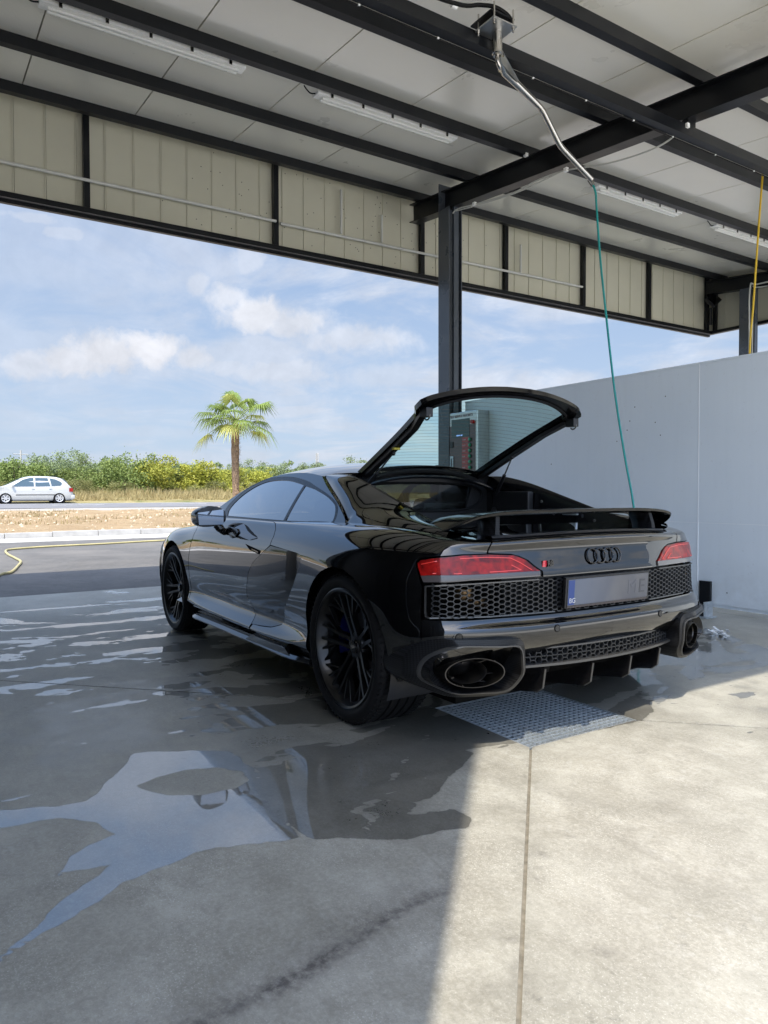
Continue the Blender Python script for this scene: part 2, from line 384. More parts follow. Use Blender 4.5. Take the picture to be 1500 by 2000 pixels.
def rough_ground(name, stops, scale, bump, rough=.9, bs=30, dist=.03, extra=None):
    m, t, b = newmat(name); P = t.add('ShaderNodeTexCoord').outputs['Object']
    f = t.math('ADD', t.math('MULTIPLY', t.noise(P, scale, 8, .7, .4), .6), t.math('MULTIPLY', t.noise(P, scale*14, 5, .75), .4))
    c = t.ramp(f, stops)
    if extra: c = t.mix(t.mapr(t.noise(P, extra[0], 6, .7, .6), extra[1], extra[2]), c, extra[3])
    t.set(b, 'Base Color', c); b.inputs['Roughness'].default_value = rough; b.inputs['Specular IOR Level'].default_value = .25
    bn = t.add('ShaderNodeBump'); t.set(bn, 'Height', t.noise(P, bs, 6, .75)); bn.inputs['Distance'].default_value = dist; bn.inputs['Strength'].default_value = bump
    t.set(b, 'Normal', bn.outputs[0]); return m
M['asphalt'] = rough_ground('asphalt', [(.3, (.075, .073, .070)), (.5, (.115, .112, .106)), (.72, (.165, .16, .15))], 1.1, .5, .8, 120, .01, (.5, .5, .75, (.17, .16, .145)))
M['road'] = rough_ground('old road asphalt', [(.3, (.13, .13, .135)), (.7, (.20, .20, .205))], .6, .3, .85, 40, .01)
M['earth'] = rough_ground('dry bare earth', [(.30, (.20, .135, .07)), (.48, (.32, .23, .13)), (.70, (.42, .33, .21))], .7, 1.0, .95, 9, .08, (1.6, .58, .72, (.17, .13, .065)))
M['gravel'] = rough_ground('pale gravel shoulder', [(.3, (.25, .23, .20)), (.7, (.40, .38, .34))], 2.5, .9, .95, 30, .03)
M['kerbstone'] = simple('pale concrete kerb', (.36, .355, .34), .8, var=.16, vscale=4, bump=.2, bscale=40)
M['gutter'] = simple('white painted gutter', (.52, .51, .49), .7, var=.08, vscale=2, bump=.1, bscale=40)
M['linepaint'] = simple('worn road paint', (.55, .55, .53), .7, var=.2, vscale=3)
M['drygrass'] = rough_ground('dry grass ground', [(.3, (.16, .125, .055)), (.5, (.29, .24, .11)), (.7, (.38, .33, .17))], .5, 1.0, .95, 6, .1, (.35, .5, .7, (.10, .13, .04)))
M['yard'] = rough_ground('pale concrete yard', [(.3, (.62, .60, .54)), (.7, (.72, .70, .64))], .6, .2, .8, 60, .01)
GX0, GX1, GY0, GY1 = -.705, -.045, -.222, .452       # drain opening
PUD = [[(-.189,2.348),(-.258,2.17),(-.257,2.097),(-.214,2.047),(-.139,2.02),(-.013,1.925),(.135,1.852),(.085,1.731),(.008,1.575),(-.058,1.5),(-.259,1.50),(-.435,1.52),(-.614,1.55),(-.764,1.58),(-.92,1.57),(-.871,1.71),(-.83,1.83),(-.842,1.948),(-.857,2.052),(-.867,2.109),(-.927,2.217),(-.98,2.313),(-1.031,2.38),(-1.10,2.46),(-1.08,2.50),(-.994,2.365),(-.942,2.314),(-.882,2.264),(-.811,2.196),(-.75,2.117),(-.743,2.204),(-.744,2.276),(-.636,2.214),(-.592,2.143),(-.561,2.07),(-.444,2.092),(-.351,2.184),(-.30,2.50),(-.22,2.55)]]
ISL = [[(-.224,1.91),(-.195,1.847),(-.172,1.726),(-.204,1.606),(-.294,1.538),(-.406,1.543),(-.452,1.62),(-.44,1.737),(-.368,1.849),(-.28,1.906)]]
DARKP = [[(-.264,1.537),(-.651,1.598),(-.919,1.589),(-.96,1.50),(-1.002,1.449),(-1.05,1.38),(-1.086,1.318),(-1.10,1.22),(-1.13,1.114),(-1.073,1.071),(-.99,1.075),(-.936,1.214),(-.841,1.038),(-.761,.908),(-.617,.691),(-.40,.80),(-.2,1.1),(-.15,1.3)]]
DAMP = [[(3.07,.935),(1.56,1.333),(.88,1.508),(.32,1.55),(.06,1.569),(-.264,1.62),(-.651,1.60),(-.919,1.59),(-1.0,1.45),(-1.09,1.32),(-1.13,1.11),(-.99,1.07),(-.84,1.03),(-.76,.90),(-.62,.69),(-.71,.44),(-.75,-.25),(-.45,-1.0),(-.5,-2.1),(.5,-2.6),(1.5,-2.8),(4.0,-2.0),(4.4,.2)]]
STREAKS = [  # (x, y, half length along y, half width along x)
 (1.5,2.08,.30,.055),(.88,1.74,.16,.035),(2.85,1.75,1.0,.028),(3.3,1.0,.8,.07),(3.75,.9,.5,.12),(2.05,1.30,.22,.06),(1.95,2.2,.7,.03),(2.5,1.05,.45,.07),(1.05,1.35,.12,.05),(.45,1.50,.10,.022),(1.25,1.15,.16,.04),(.28,1.62,.06,.016),(4.3,1.6,.5,.04),(-.11,2.3,.06,.010),(4.4,.5,.5,.08)]
def sdf(poly, X, Y):
    P = np.array(poly); n = len(P); d = np.full(X.shape, 1e9); inside = np.zeros(X.shape, bool)
    for i in range(n):
        a = P[i]; b = P[(i+1) % n]; e = b-a; wx = X-a[0]; wy = Y-a[1]
        h = np.clip((wx*e[0]+wy*e[1])/max(e@e, 1e-12), 0, 1)
        d = np.minimum(d, (wx-e[0]*h)**2+(wy-e[1]*h)**2)
        c = ((a[1] > Y) != (b[1] > Y)) & (X < (b[0]-a[0])*(Y-a[1])/(b[1]-a[1]+1e-12)+a[0])
        inside ^= c
    return np.where(inside, 1, -1)*np.sqrt(d)
class VN:
    """value noise, numpy"""
    def __init__(s, seed): s.r = np.random.RandomState(seed).rand(256, 256)
    def __call__(s, x, y, o=4, rough=.55):
        out = 0; amp = 1; tot = 0
        for k in range(o):
            xi = np.floor(x).astype(int); yi = np.floor(y).astype(int); fx = x-xi; fy = y-yi; fx = fx*fx*(3-2*fx); fy = fy*fy*(3-2*fy)
            g = lambda i, j: s.r[(xi+i) % 256, (yi+j) % 256]
            out = out+amp*((g(0,0)*(1-fx)+g(1,0)*fx)*(1-fy)+(g(0,1)*(1-fx)+g(1,1)*fx)*fy); tot += amp; amp *= rough; x = x*2.03+17.3; y = y*2.03+5.7
        return out/tot
def ss(x, a, b): t = np.clip((x-a)/(b-a), 0, 1); return t*t*(3-2*t)
def masks(X, Y):
    n1 = VN(3); n2 = VN(9)
    wob = (n1(X*5, Y*5, 4)-.5)*.13+(n2(X*22, Y*16, 4, .65)-.5)*.035
    wet = np.zeros(X.shape)
    def up(d, w=.02): return np.clip(.5+(d+wob*.5)/(2*w)*.5, 0, 1)
    for p in PUD: wet = np.maximum(wet, up(sdf(p, X, Y), .018))
    for p in ISL: wet = np.minimum(wet, 1-up(sdf(p, X, Y)-.004, .018))
    dz = sdf(DAMP[0], X, Y)
    # wet film round the car, broken by drier ridges that run along y
    f = n2(X*5.0+3.5*n1(X*1.3, Y*1.3)+Y*1.2, Y*2.3+2.5*n1(X*1.7+8, Y*1.1)+3, 5, .62)
    dens = .55-.10*ss(X, .8, 2.6)-.13*ss(Y-.25*ss(-X, -.6, .2), .85, 1.25)
    film = np.clip(.5+(dens-f)*5.5, 0, 1)*ss(dz, -.05, .10)
    film *= 1-ss(X, 4.2, 5.0)*.5
    wet = np.maximum(wet, film)
    for p in DARKP:
        d = sdf(p, X, Y); q = np.clip(.5+(.64-f)*5.0, 0, 1); wet = np.maximum(wet, np.minimum(up(d, .02), q))
    for (x, y, hl, hw) in STREAKS:
        r = np.sqrt(((Y-y)/hl)**2+((X-x+.12*(n1(Y*4+x*9, Y*0+3)-.5))/hw)**2)
        g = n2(X*14+x, Y*5+y, 4, .65)
        wet = np.maximum(wet, np.clip(.5+(1-r)*.45+(g-.52)*1.4, 0, 1)*(r < 1.7))
    # sparse flecks left of the car
    g = n2(X*6+50+3*n1(X, Y+7), Y*2.6+31-X*.8, 5, .66); far = ss(X, .1, 2.0)*ss(Y, .4, 1.0)
    wet = np.maximum(wet, np.clip(.5+(g-.69+.04*far)*9, 0, 1)*ss(X, -.2, .5)*(Y > .7))
    # thin water on the lit side
    zr = np.exp(-(((X+.95)/.42)**2+((Y+1.1)/.75)**2)); g = n1(X*12+9, Y*8+2, 4, .6)
    wet = np.maximum(wet, np.clip(.5+(g-.74+.10*(zr-.6))*9, 0, 1)*(zr > .25))
    damp = np.clip(.5+dz*1.6, 0, 1)*.85
    damp = np.maximum(damp, np.clip(.62-np.abs(sdf(PUD[0], X, Y))*5, 0, 1)*.6)
    damp = np.maximum(damp, np.clip(zr*1.2, 0, 1)*np.clip(n1(X*5+3, Y*5, 5, .65)*1.8-.5, 0, 1)*.9)
    damp = np.maximum(damp, ss(n1(X*1.1+4, Y*1.1, 4), .45, .75)*.55*ss(X, -.9, .4))
    xs_ = -1.375-.165*(Y-1.43)+.012*np.sin(Y*9)+.03*(n1(Y*6, Y*0+2)-.5); st = np.exp(-np.abs((X-xs_)/(.020+.016*ss(Y, 1.4, 2.1)))**2.2)*ss(Y, 1.28, 1.45)*(.55+.6*n2(X*9, Y*9, 4))*1.15
    st = np.maximum(st, np.exp(-((X-xs_-.02)/.075)**2)*ss(Y, 1.25, 1.5)*.35)
    # grime that collects along the saw cuts, and a few oil spots
    cx, cy = (GX0+GX1)/2, (GY0+GY1)/2; u = X-cx; v = Y-cy
    dj = np.minimum(np.abs(u-v), np.abs(u+v))/1.414
    st = np.maximum(st, np.exp(-dj/.022)*np.clip(n1(X*16, Y*16, 5, .7)*3.2-1.25, 0, 1)*.55)
    st = np.maximum(st, np.exp(-dj/.09)*np.clip(n2(X*28, Y*28, 4, .7)*5-3.1, 0, 1)*.8)
    rr = np.random.RandomState(12)
    for k in range(26):
        ox_, oy_, r_ = rr.uniform(-2.2, .6), rr.uniform(-2.6, 2.6), rr.uniform(.004, .016)*(3 if k % 9 == 0 else 1)
        st = np.maximum(st, np.clip(1.3-np.hypot(X-ox_, (Y-oy_)*1.3)/r_, 0, 1)*.75)
    # faint tyre tracks
    for yc in (.80, -.80): st = np.maximum(st, np.exp(-((Y-yc-.05*np.sin(X*1.3))/.10)**4)*np.clip(n1(X*2.5+40, Y*30, 5, .6)*2-.75, 0, 1)*.30*(X < -.2))
    return wet, damp, st
def floor_slabs():
    xs = np.unique(np.r_[np.arange(-3.2, 1.4, .019), np.arange(1.4, 5.36, .032), 5.36]); ys = np.arange(-3.3, 4.8, .0215)
    X, Y = np.meshgrid(xs, ys, indexing='ij'); nx, ny = X.shape
    wet, damp, st = masks(X, Y)
    root = thing('concrete_floor', None, None); tag(root, kind='structure')
    cx, cy = (GX0+GX1)/2, (GY0+GY1)/2
    verts = np.stack([X.ravel(), Y.ravel(), np.zeros(X.size)], 1)
    idx = np.arange(X.size).reshape(nx, ny)
    Fq = np.stack([idx[:-1, :-1].ravel(), idx[1:, :-1].ravel(), idx[1:, 1:].ravel(), idx[:-1, 1:].ravel()], 1)
    att = np.stack([wet.ravel(), damp.ravel(), st.ravel()], 1)
    cen = verts[Fq].mean(1); u = cen[:, 0]-cx; v = cen[:, 1]-cy; g = .0055; w = .03
    for sec, (a, b) in enumerate([(1, 1), (-1, -1), (1, -1), (-1, 1)]):
        # sector: four wedges meeting at the drain, split on the two diagonals
        if sec == 0: k = (u > np.abs(v)-w)
        elif sec == 1: k = (u < -np.abs(v)+w)
        elif sec == 2: k = (v > np.abs(u)-w)
        else: k = (v < -np.abs(u)+w)
        Fs = Fq[k]; used = np.unique(Fs); mp = np.full(len(verts), -1); mp[used] = np.arange(len(used))
        me = bpy.data.meshes.new('concrete_slab'); me.from_pydata(verts[used].tolist(), [], mp[Fs].tolist())
        for j, nme in enumerate(('wet', 'damp', 'stain')):
            at = me.attributes.new(nme, 'FLOAT', 'POINT'); at.data.foreach_set('value', att[used, j].astype(np.float32))
        bm = bmesh.new(); bm.from_mesh(me)
        nrm = {0: [((-1, 1, 0)), ((-1, -1, 0))], 1: [(1, 1, 0), (1, -1, 0)], 2: [(1, -1, 0), (-1, -1, 0)], 3: [(1, 1, 0), (-1, 1, 0)]}[sec]
        for nn in nrm:
            nv = Vector(nn).normalized(); bmesh.ops.bisect_plane(bm, geom=bm.verts[:]+bm.edges[:]+bm.faces[:], plane_co=Vector((cx, cy, 0))-nv*g, plane_no=nv, clear_outer=True)
        # drain opening
        ex = {0: (GX1, (-1, 0, 0)), 1: (GX0, (1, 0, 0)), 2: (GY1, (0, -1, 0)), 3: (GY0, (0, 1, 0))}[sec]
        co = (ex[0], cy, 0) if sec < 2 else (cx, ex[0], 0)
        bmesh.ops.bisect_plane(bm, geom=bm.verts[:]+bm.edges[:]+bm.faces[:], plane_co=co, plane_no=ex[1], clear_outer=True)
        be = [e for e in bm.edges if len(e.link_faces) == 1]
        r = bmesh.ops.extrude_edge_only(bm, edges=be)
        for v_ in r['geom']:
            if isinstance(v_, bmesh.types.BMVert): v_.co.z -= .05
        bmesh.ops.recalc_face_normals(bm, faces=bm.faces)
        bm.to_mesh(me); bm.free(); me.materials.append(M['concrete'])
        o = bpy.data.objects.new('concrete_slab', me); C.objects.link(o); o.parent = root
    # joint filler under the saw cuts
    mb = MB(); mb.box(-3.2, 5.36, -3.3, 4.8, -.06, -.012)
    mb2 = MB()
    for (x0, x1, y0, y1) in [(-3.2, GX0-.01, -3.3, 4.8), (GX1+.01, 5.36, -3.3, 4.8), (GX0-.01, GX1+.01, -3.3, GY0-.01), (GX0-.01, GX1+.01, GY1+.01, 4.8)]:
        mb2.box(x0, x1, y0, y1, -.05, -.0055)
    mb2.build('joint_filler', simple('joint filler', (.17, .155, .125), .9, var=.3, vscale=30), root)
    # the neighbouring bays: plain slabs
    for (x0, x1, y0, y1) in [(-3.2, 5.36, 4.808, 14), (-3.2, 5.36, -9.2, -3.308), (-3.2, 5.36, -16, -9.208), ]:
        MB().box(x0, x1, y0, y1, -.05, 0).build('concrete_slab', M['concrete'], root)
floor_slabs()
def strip(name, mat, prof, y0=-150, y1=90, ny=2, kind='structure', amp=0, seed=1, slope=0):
    """prof: (x,z) pairs; a sheet swept along y. slope rotates far strips slightly"""
    r = random.Random(seed); V = []; Fc = []
    ys = np.linspace(y0, y1, ny)
    for y in ys:
        for (x, z) in prof: V.append((x+(y*slope), y, z+(r.uniform(-amp, amp) if amp else 0)))
    m = len(prof)
    for i in range(ny-1):
        for j in range(m-1): Fc.append((i*m+j, i*m+j+1, (i+1)*m+j+1, (i+1)*m+j))
    Fc = [f[::-1] for f in Fc]
    return tag(mobj(name, V, Fc, mat, smooth=True), kind=kind)
SL = .035
tag(MB().box(-3000, 3000, -3000, 3000, -1.2, -.08).build('ground', M['drygrass']), kind='structure')
strip('asphalt_forecourt', M['asphalt'], [(5.366, -.004), (9, 0), (14.4, .0)], -60, 60, 40)
tag(MB().box(-60, -3.212, -60, 60, -.07, -.003).build('yard', M['yard']), kind='structure')
strip('gutter', M['gutter'], [(14.402, .001), (14.41, .02), (15.38, .03)], -60, 60, 60)
def kerb():
    root = thing('kerb', None, None); tag(root, kind='structure')
    b = MB().bevbox(0, .16, 0, .99, 0, .16, .012); base = b.build('kerb_stone', M['kerbstone'], root); base.location = (15.39, -30, .0)
    r = random.Random(4)
    for i in range(1, 50):
        o = inst('kerb_stone', base.data, root, (15.39+r.uniform(-.008, .008), -30+i*1.0, r.uniform(-.012, .006)), (0, 0, r.uniform(-.006, .006)))
kerb()
def earth():
    r = VN(5); xs = np.r_[np.linspace(15.56, 22, 40), np.linspace(22.3, 30.6, 26)]; ys = np.linspace(-70, 45, 300)
    X, Y = np.meshgrid(xs, ys, indexing='ij'); Z = .13+(X-15.55)/(30-15.55)*.19+(r(X*.9, Y*.9, 5, .6)-.5)*.16*ss(X, 15.6, 17)
    Z += (r(X*6, Y*6, 3, .6)-.5)*.05
    X2 = X+np.maximum(0, X-16)*0+Y*SL*ss(X, 20, 30)
    nx, ny = X.shape; V = np.stack([X2, Y, Z], -1).reshape(-1, 3); idx = np.arange(X.size).reshape(nx, ny)
    Fq = np.stack([idx[:-1, :-1].ravel(), idx[1:, :-1].ravel(), idx[1:, 1:].ravel(), idx[:-1, 1:].ravel()], 1)
    tag(mobj('earth_bank', V, Fq, M['earth'], smooth=True, sharp=60), kind='structure')
earth()
strip('road_shoulder', M['gravel'], [(30.2, .27), (30.6, .345), (32.6, .385)], slope=SL, ny=60, amp=.015)
strip('road', M['road'], [(32.2, .39), (35.8, .47), (39.2, .50), (39.8, .48)], slope=SL)
def markings():
    root = thing('road_markings', None, None); tag(root, kind='structure')
    for i in range(-20, 12):
        y = i*5.2; x = 35.6+y*SL
        MB().box(x-.07, x+.07, y, y+2.4, .466, .476).build('lane_dash', M['linepaint'], root)
    MB().prism([(39.0+90*SL, 90, .49), (39.12+90*SL, 90, .49), (39.12-150*SL, -150, .49), (39.0-150*SL, -150, .49)], (0, 0, .014)).build('edge_line', M['linepaint'], root)
markings()
strip('grass_verge', M['drygrass'], [(39.7, .47), (41, .55), (46, .8), (60, 1.0), (95, 1.2), (400, 1.3), (2500, 1.0)], -900, 900, 60, slope=SL*0.0+.0)
tag(MB().box(28, 41, -150, 90, -.5, .2).build('road_bed', M['earth']), kind='structure')
# ------------------------------------------------------------------ drain grate
def drain():
    root = thing('drain_grate', 'galvanised steel grid drain cover set in the floor under the tail of the black car', 'drain grate')
    pit = MB()
    pit.box(GX0-.004, GX1+.004, GY0-.004, GY1+.004, -.40, -.39)
    for (a, b_, c, d) in [(GX0-.03, GX0, GY0-.03, GY1+.03), (GX1, GX1+.03, GY0-.03, GY1+.03), (GX0, GX1, GY0-.03, GY0), (GX0, GX1, GY1, GY1+.03)]: pit.box(a, b_, c, d, -.40, -.012)
    pit.build('pit', simple('dark pit', (.05, .048, .045), .8, var=.3, vscale=20), root)
    fr = MB(); w = .004
    for (a, b_, c, d) in [(GX0, GX0+w, GY0, GY1), (GX1-w, GX1, GY0, GY1), (GX0+w, GX1-w, GY0, GY0+w), (GX0+w, GX1-w, GY1-w, GY1)]: fr.box(a, b_, c, d, -.04, -.001)
    fr.build('frame', M['galv'], root)
    n = 22; L = (GY1-GY0)-.012; me = None
    for i in range(n):
        x = GX0+.012+(GX1-GX0-.024)*i/(n-1)
        if me is None: o = MB().box(-.0017, .0017, -L/2, L/2, -.033, -.003).build('bearing_bar', M['galv'], root); me = o.data; o.location = (x, (GY0+GY1)/2, 0)
        else: inst('bearing_bar', me, root, (x, (GY0+GY1)/2, 0))
    me = None; L = (GX1-GX0)-.012
    for i in range(21):
        y = GY0+.014+(GY1-GY0-.028)*i/20
        if me is None: o = MB().box(-L/2, L/2, -.0014, .0014, -.014, -.0045).build('cross_bar', M['galv'], root); me = o.data; o.location = ((GX0+GX1)/2, y, 0)
        else: inst('cross_bar', me, root, ((GX0+GX1)/2, y, 0))
drain()
# ================================================================== CANOPY
CY0, CY1 = -9.62, 8.6; XF = 5.1; XB = -2.5
def zr(x): return 4.72+.099*(x-4.0)       # underside of the purlins
def roof_ribbed():
    m, t, b = newmat('white ribbed roof sheet'); P = t.add('ShaderNodeTexCoord').outputs['Object']
    w = t.add('ShaderNodeTexWave', _wave_type='BANDS', _bands_direction='Y', i1=38.0, i2=0.0); t.set(w, 0, P)
    b.inputs['Roughness'].default_value = .36; b.inputs['Specular IOR Level'].default_value = .5
    n = t.noise(P, .9, 4, .6); t.set(b, 'Base Color', t.mix(t.mapr(n, .3, .7), (.86, .83, .73), (.91, .88, .78)))
    t.set(b, 'Roughness', t.mapr(t.noise(P, 1.7, 4, .6), .3, .7, .26, .42))
    b.inputs['Coat Weight'].default_value = 1; b.inputs['Coat Roughness'].default_value = .22; b.inputs['Coat IOR'].default_value = 1.7
    bn = t.add('ShaderNodeBump'); t.set(bn, 'Height', w.outputs['Fac']); bn.inputs['Strength'].default_value = .35; bn.inputs['Distance'].default_value = .002
    b2 = t.add('ShaderNodeBump'); t.set(b2, 'Height', t.noise(P, 2.2, 3, .5)); b2.inputs['Strength'].default_value = .5; b2.inputs['Distance'].default_value = .01; t.l.new(bn.outputs[0], b2.inputs['Normal'])
    t.set(b, 'Normal', b2.outputs[0]); return m
M['roofsheet'] = roof_ribbed()
def canopy():
    root = thing('car_wash_canopy', 'dark steel open sided car wash canopy with white ribbed ceiling and beige panelled fascia', 'canopy')
    PH = .10
    # roof panels, seams every 1.02 m
    me = None; y = 1.69+1.03*6; k = 0
    while y > CY0-1:
        y1 = y-.006; y0 = max(y-1.03+.006, CY0-.06)
        xa, xb = XB, XF+.12
        V = []
        for (x, yy, dz) in [(xa, y0, 0), (xb, y0, 0), (xb, y1, 0), (xa, y1, 0), (xa, y0, .06), (xb, y0, .06), (xb, y1, .06), (xa, y1, .06)]: V.append((x, yy, zr(x)+PH+dz))
        mobj('roof_panel', V, [(0,3,2,1),(4,5,6,7),(0,1,5,4),(1,2,6,5),(2,3,7,6),(3,0,4,7)], M['roofsheet'], root)
        y -= 1.03
        if y < CY0: break
    mobj('roof_skin', [(XB-.05, CY0-.1, zr(XB)+PH+.065), (XF+.16, CY0-.1, zr(XF)+PH+.07), (XF+.16, 8.0, zr(XF)+PH+.07), (XB-.05, 8.0, zr(XB)+PH+.065),
                       (XB-.05, CY0-.1, zr(XB)+PH+.10), (XF+.16, CY0-.1, zr(XF)+PH+.12), (XF+.16, 8.0, zr(XF)+PH+.12), (XB-.05, 8.0, zr(XB)+PH+.10)],
         [(0,3,2,1),(4,5,6,7),(0,1,5,4),(1,2,6,5),(2,3,7,6),(3,0,4,7)], M['steel_dark'], root)
    # purlins (light channels) run along y
    for x in (4.79, 3.82, 2.83, 1.77, .80, -.22, -1.25, -2.35):
        w = .075; zb = zr(x); mb = MB()
        mb.box(x-w/2, x+w/2, CY0, 7.95, zb, zb+.006).box(x-w/2, x-w/2+.005, CY0, 7.95, zb+.006, zb+PH-.002).box(x+w/2-.03, x+w/2, CY0, 7.95, zb+.006, zb+PH-.002)
        mb.build('purlin', M['steel_dark'], root)
    # rafters on the columns run along x
    for yr in (-2.95, -9.36, 3.15):
        s = .099; zt = lambda x: zr(x)-.002; h = .235; wv = .14
        for (x0, x1) in [(-2.45, 4.98)]:
            V = []; mb = MB()
            def slab(xa, xb, ya, yb, t0, t1):
                mb.add([(xa, ya, zt(xa)-t1), (xb, ya, zt(xb)-t1), (xb, yb, zt(xb)-t1), (xa, yb, zt(xa)-t1), (xa, ya, zt(xa)-t0), (xb, ya, zt(xb)-t0), (xb, yb, zt(xb)-t0), (xa, yb, zt(xa)-t0)],
                       [(0,3,2,1),(4,5,6,7),(0,1,5,4),(1,2,6,5),(2,3,7,6),(3,0,4,7)])
            slab(x0, x1, yr-wv/2, yr+wv/2, 0, .011); slab(x0, x1, yr-wv/2, yr+wv/2, h-.011, h); slab(x0, x1, yr-.004, yr+.004, .0112, h-.0112)
            mb.build('rafter', M['steel_dark'], root)
    # columns: H section, web across
    for (cx, cy) in ((4.20, -2.95), (4.20, -9.36), (4.20, 3.15), (-2.0, -9.36)):
        zt = zr(cx)-.24 if cy != -2.95 else zr(cx)-.03; hw = .10; mb = MB(); z0 = .012
        if cy == -2.95: zt = zr(4.2)-.237
        mb.box(cx-hw, cx+hw, cy+hw-.012, cy+hw, z0, zt).box(cx-hw, cx+hw, cy-hw, cy-hw+.012, z0, zt).box(cx-.005, cx+.005, cy-hw+.0125, cy+hw-.0125, z0, zt)
        mb.box(cx+hw+.0005, cx+hw+.012, cy-hw, cy+hw, z0, zt+.33 if cy == -2.95 else zt).box(cx-hw-.035, cx-hw-.0005, cy-.02, cy+.05, z0, zt)
        mb.build('column', M['steel_col'], root)
        b = MB().box(cx-.18, cx+.18, cy-.18, cy+.18, .0, .0118)
        for i in (-1, 1):
            for j in (-1, 1): b.cyl((cx+i*.14, cy+j*.14, .012), (cx+i*.14, cy+j*.14, .045), .012, 6)
        b.build('base_plate', M['steel_col'], root)
    # boom rail slung below the rafters
    xr = .94; zb = 4.03
    MB().box(xr-.04, xr+.04, -8.9, 3.3, zb, zb+.006).box(xr-.04, xr-.034, -8.9, 3.3, zb+.0062, zb+.08).box(xr+.034, xr+.04, -8.9, 3.3, zb+.0062, zb+.08).box(xr-.04, xr+.04, -8.9, 3.3, zb+.0802, zb+.086).build('boom_rail', M['steel_dark'], root)
    for y in (1.2, .25, -.35, -1.2, -1.75, -2.3, -2.8, -3.4, -4.0, -4.6, -5.3, -6.0):
        MB().box(xr+.036, xr+.052, y, y+.014, zb-.009, zb-.0005).build('cable_clip', M['white_plastic'], root)
    MB().tube([(xr+.048, -8.8, zb-.004), (xr+.048, 3.2, zb-.004)], .006, 6).build('cable', M['black_rubber'], root, smooth=True)
    for yy in (-2.95, -9.36, 3.15): MB().box(xr-.03, xr+.03, yy-.05, yy+.05, zb+.0865, zr(xr)-.2375).build('rail_hanger', M['steel_dark'], root)
    # fascia facing the road (cladding between posts) -------------------------------------------------
    zb0, zt0 = 3.92, 4.99
    seams = [1.737+.2865*k for k in range(22, 0, -1)]+[1.737, 1.449, 1.165, .88, .592, .304, .018, -.268, -.556, -.842, -1.132, -1.413, -1.70, -1.982, -2.267, -2.55, -2.835]+[-2.835-.2868*k for k in range(1, 24)]
    seams = [s for s in seams if CY0 < s < 7.9]
    ed = [7.9]+seams+[CY0]
    for a, b_ in zip(ed[:-1], ed[1:]):
        y1 = a-.0025; y0 = b_+.0025
        if y1-y0 < .02: continue
        # each sheet: flat with a folded standing edge
        MB().box(XF, XF+.035, y0, y1, zb0+.045, zt0+.06).box(XF-.010, XF-.0005, y0, y0+.012, zb0+.045, zt0).build('cladding_panel', M['clad'], root)
    for y in (7.4, 5.3, 3.18, 1.08, -1.013, -3.13, -4.62, -6.24, -7.84, -9.47):
        MB().box(XF-.075, XF-.012, y-.03, y+.03, zb0+.05, zt0-.01).build('fascia_post', M['steel_dark'], root)
    mb = MB().box(XF-.085, XF+.0, CY0, 7.95, zb0-.012, zb0+.044).box(XF+.0005, XF+.05, CY0-.02, 7.95, zb0-.035, zb0+.0445).box(XF-.09, XF-.0855, CY0, 7.95, zb0-.012, zb0+.01)
    mb.build('fascia_rail', M['steel_dark'], root)
    MB().box(XF+.036, XF+.10, CY0-.02, 7.95, zb0+.046, zt0+.22).build('fascia_outer_sheet', M['steel_dark'], root)
    # gable end fascia
    x = XF-.005; k = 0
    while x > -2.4:
        x0 = max(x-.2865+.005, -2.45)
        MB().box(x0, x-.0025, CY0-.035, CY0-.0005, zb0+.045, zr(x0)+.16).box(x-.0145, x-.0025, CY0, CY0+.010, zb0+.045, zr(x0)+.14).build('cladding_panel', M['clad'], root); x -= .2865
    for xx in (XF-.14, 3.1, 1.1, -.9): MB().box(xx-.03, xx+.03, CY0+.012, CY0+.07, zb0+.05, zr(xx)).build('fascia_post', M['steel_dark'], root)
    MB().box(-2.45, XF-.09, CY0, CY0+.085, zb0-.010, zb0+.044).build('fascia_rail', M['steel_dark'], root)
    # white conduits on the fascia
    xc = XF-.105; zc = 4.235; MB().tube([(xc+.012, 3.0, zc), (xc+.012, -1.0, zc)], .017, 10).build('conduit', M['pvc'], root, smooth=True)
    MB().tube([(xc+.012, -1.055, zc-.015), (xc+.012, -6.17, zc+.015)], .017, 10).build('conduit', M['pvc'], root, smooth=True)
    for (y, z) in ((-1.88, 4.80), (-2.475, 4.61), (-4.882, 4.67)): MB().tube([(xc+.025, y, 4.26), (xc+.025, y, z)], .016, 10).build('conduit', M['pvc'], root, smooth=True)
    # rivets / drill marks in the cladding
    r = random.Random(8); mb = MB()
    for i in range(95):
        y = r.uniform(-3.9, .0) if i > 12 else r.uniform(-4.6, .3); z = r.uniform(4.05, 4.9)
        mb.box(XF-.0035, XF-.0008, y-.005, y+.005, z-.005, z+.005)
    tag(mb.build('rivet_dots', M['bolt'], root), kind='stuff')
    # cables along the rafter
    def cable(pts, r_, name='cable'): MB().tube(arc_pts(pts, 6), r_, 7).build(name, M['pvc'], root, smooth=True)
    Y = -2.868
    cable([(.90, Y, 4.10), (1.20, Y, 4.042), (1.7, Y, 4.10), (2.236, Y, 4.235), (2.62, Y, 4.28), (3.0, Y, 4.28), (3.64, Y, 4.37), (3.95, Y, 4.42), (4.05, Y, 4.40)], .008)
    cable([(2.25, Y, 4.245), (2.9, Y, 4.26), (3.5, Y, 4.33), (3.98, Y, 4.405)], .007)
    MB().tube([(2.8, -3.035, 4.585), (4.15, -3.035, 4.735)], .014, 8).build('conduit', M['pvc'], root, smooth=True)
    for (x, z) in ((.90, 4.10), (2.236, 4.238), (3.64, 4.372), (2.80, 4.60)): MB().box(x-.02, x+.02, Y-.01, Y+.022, z-.018, z+.018).build('cable_clip', M['white_plastic'], root)
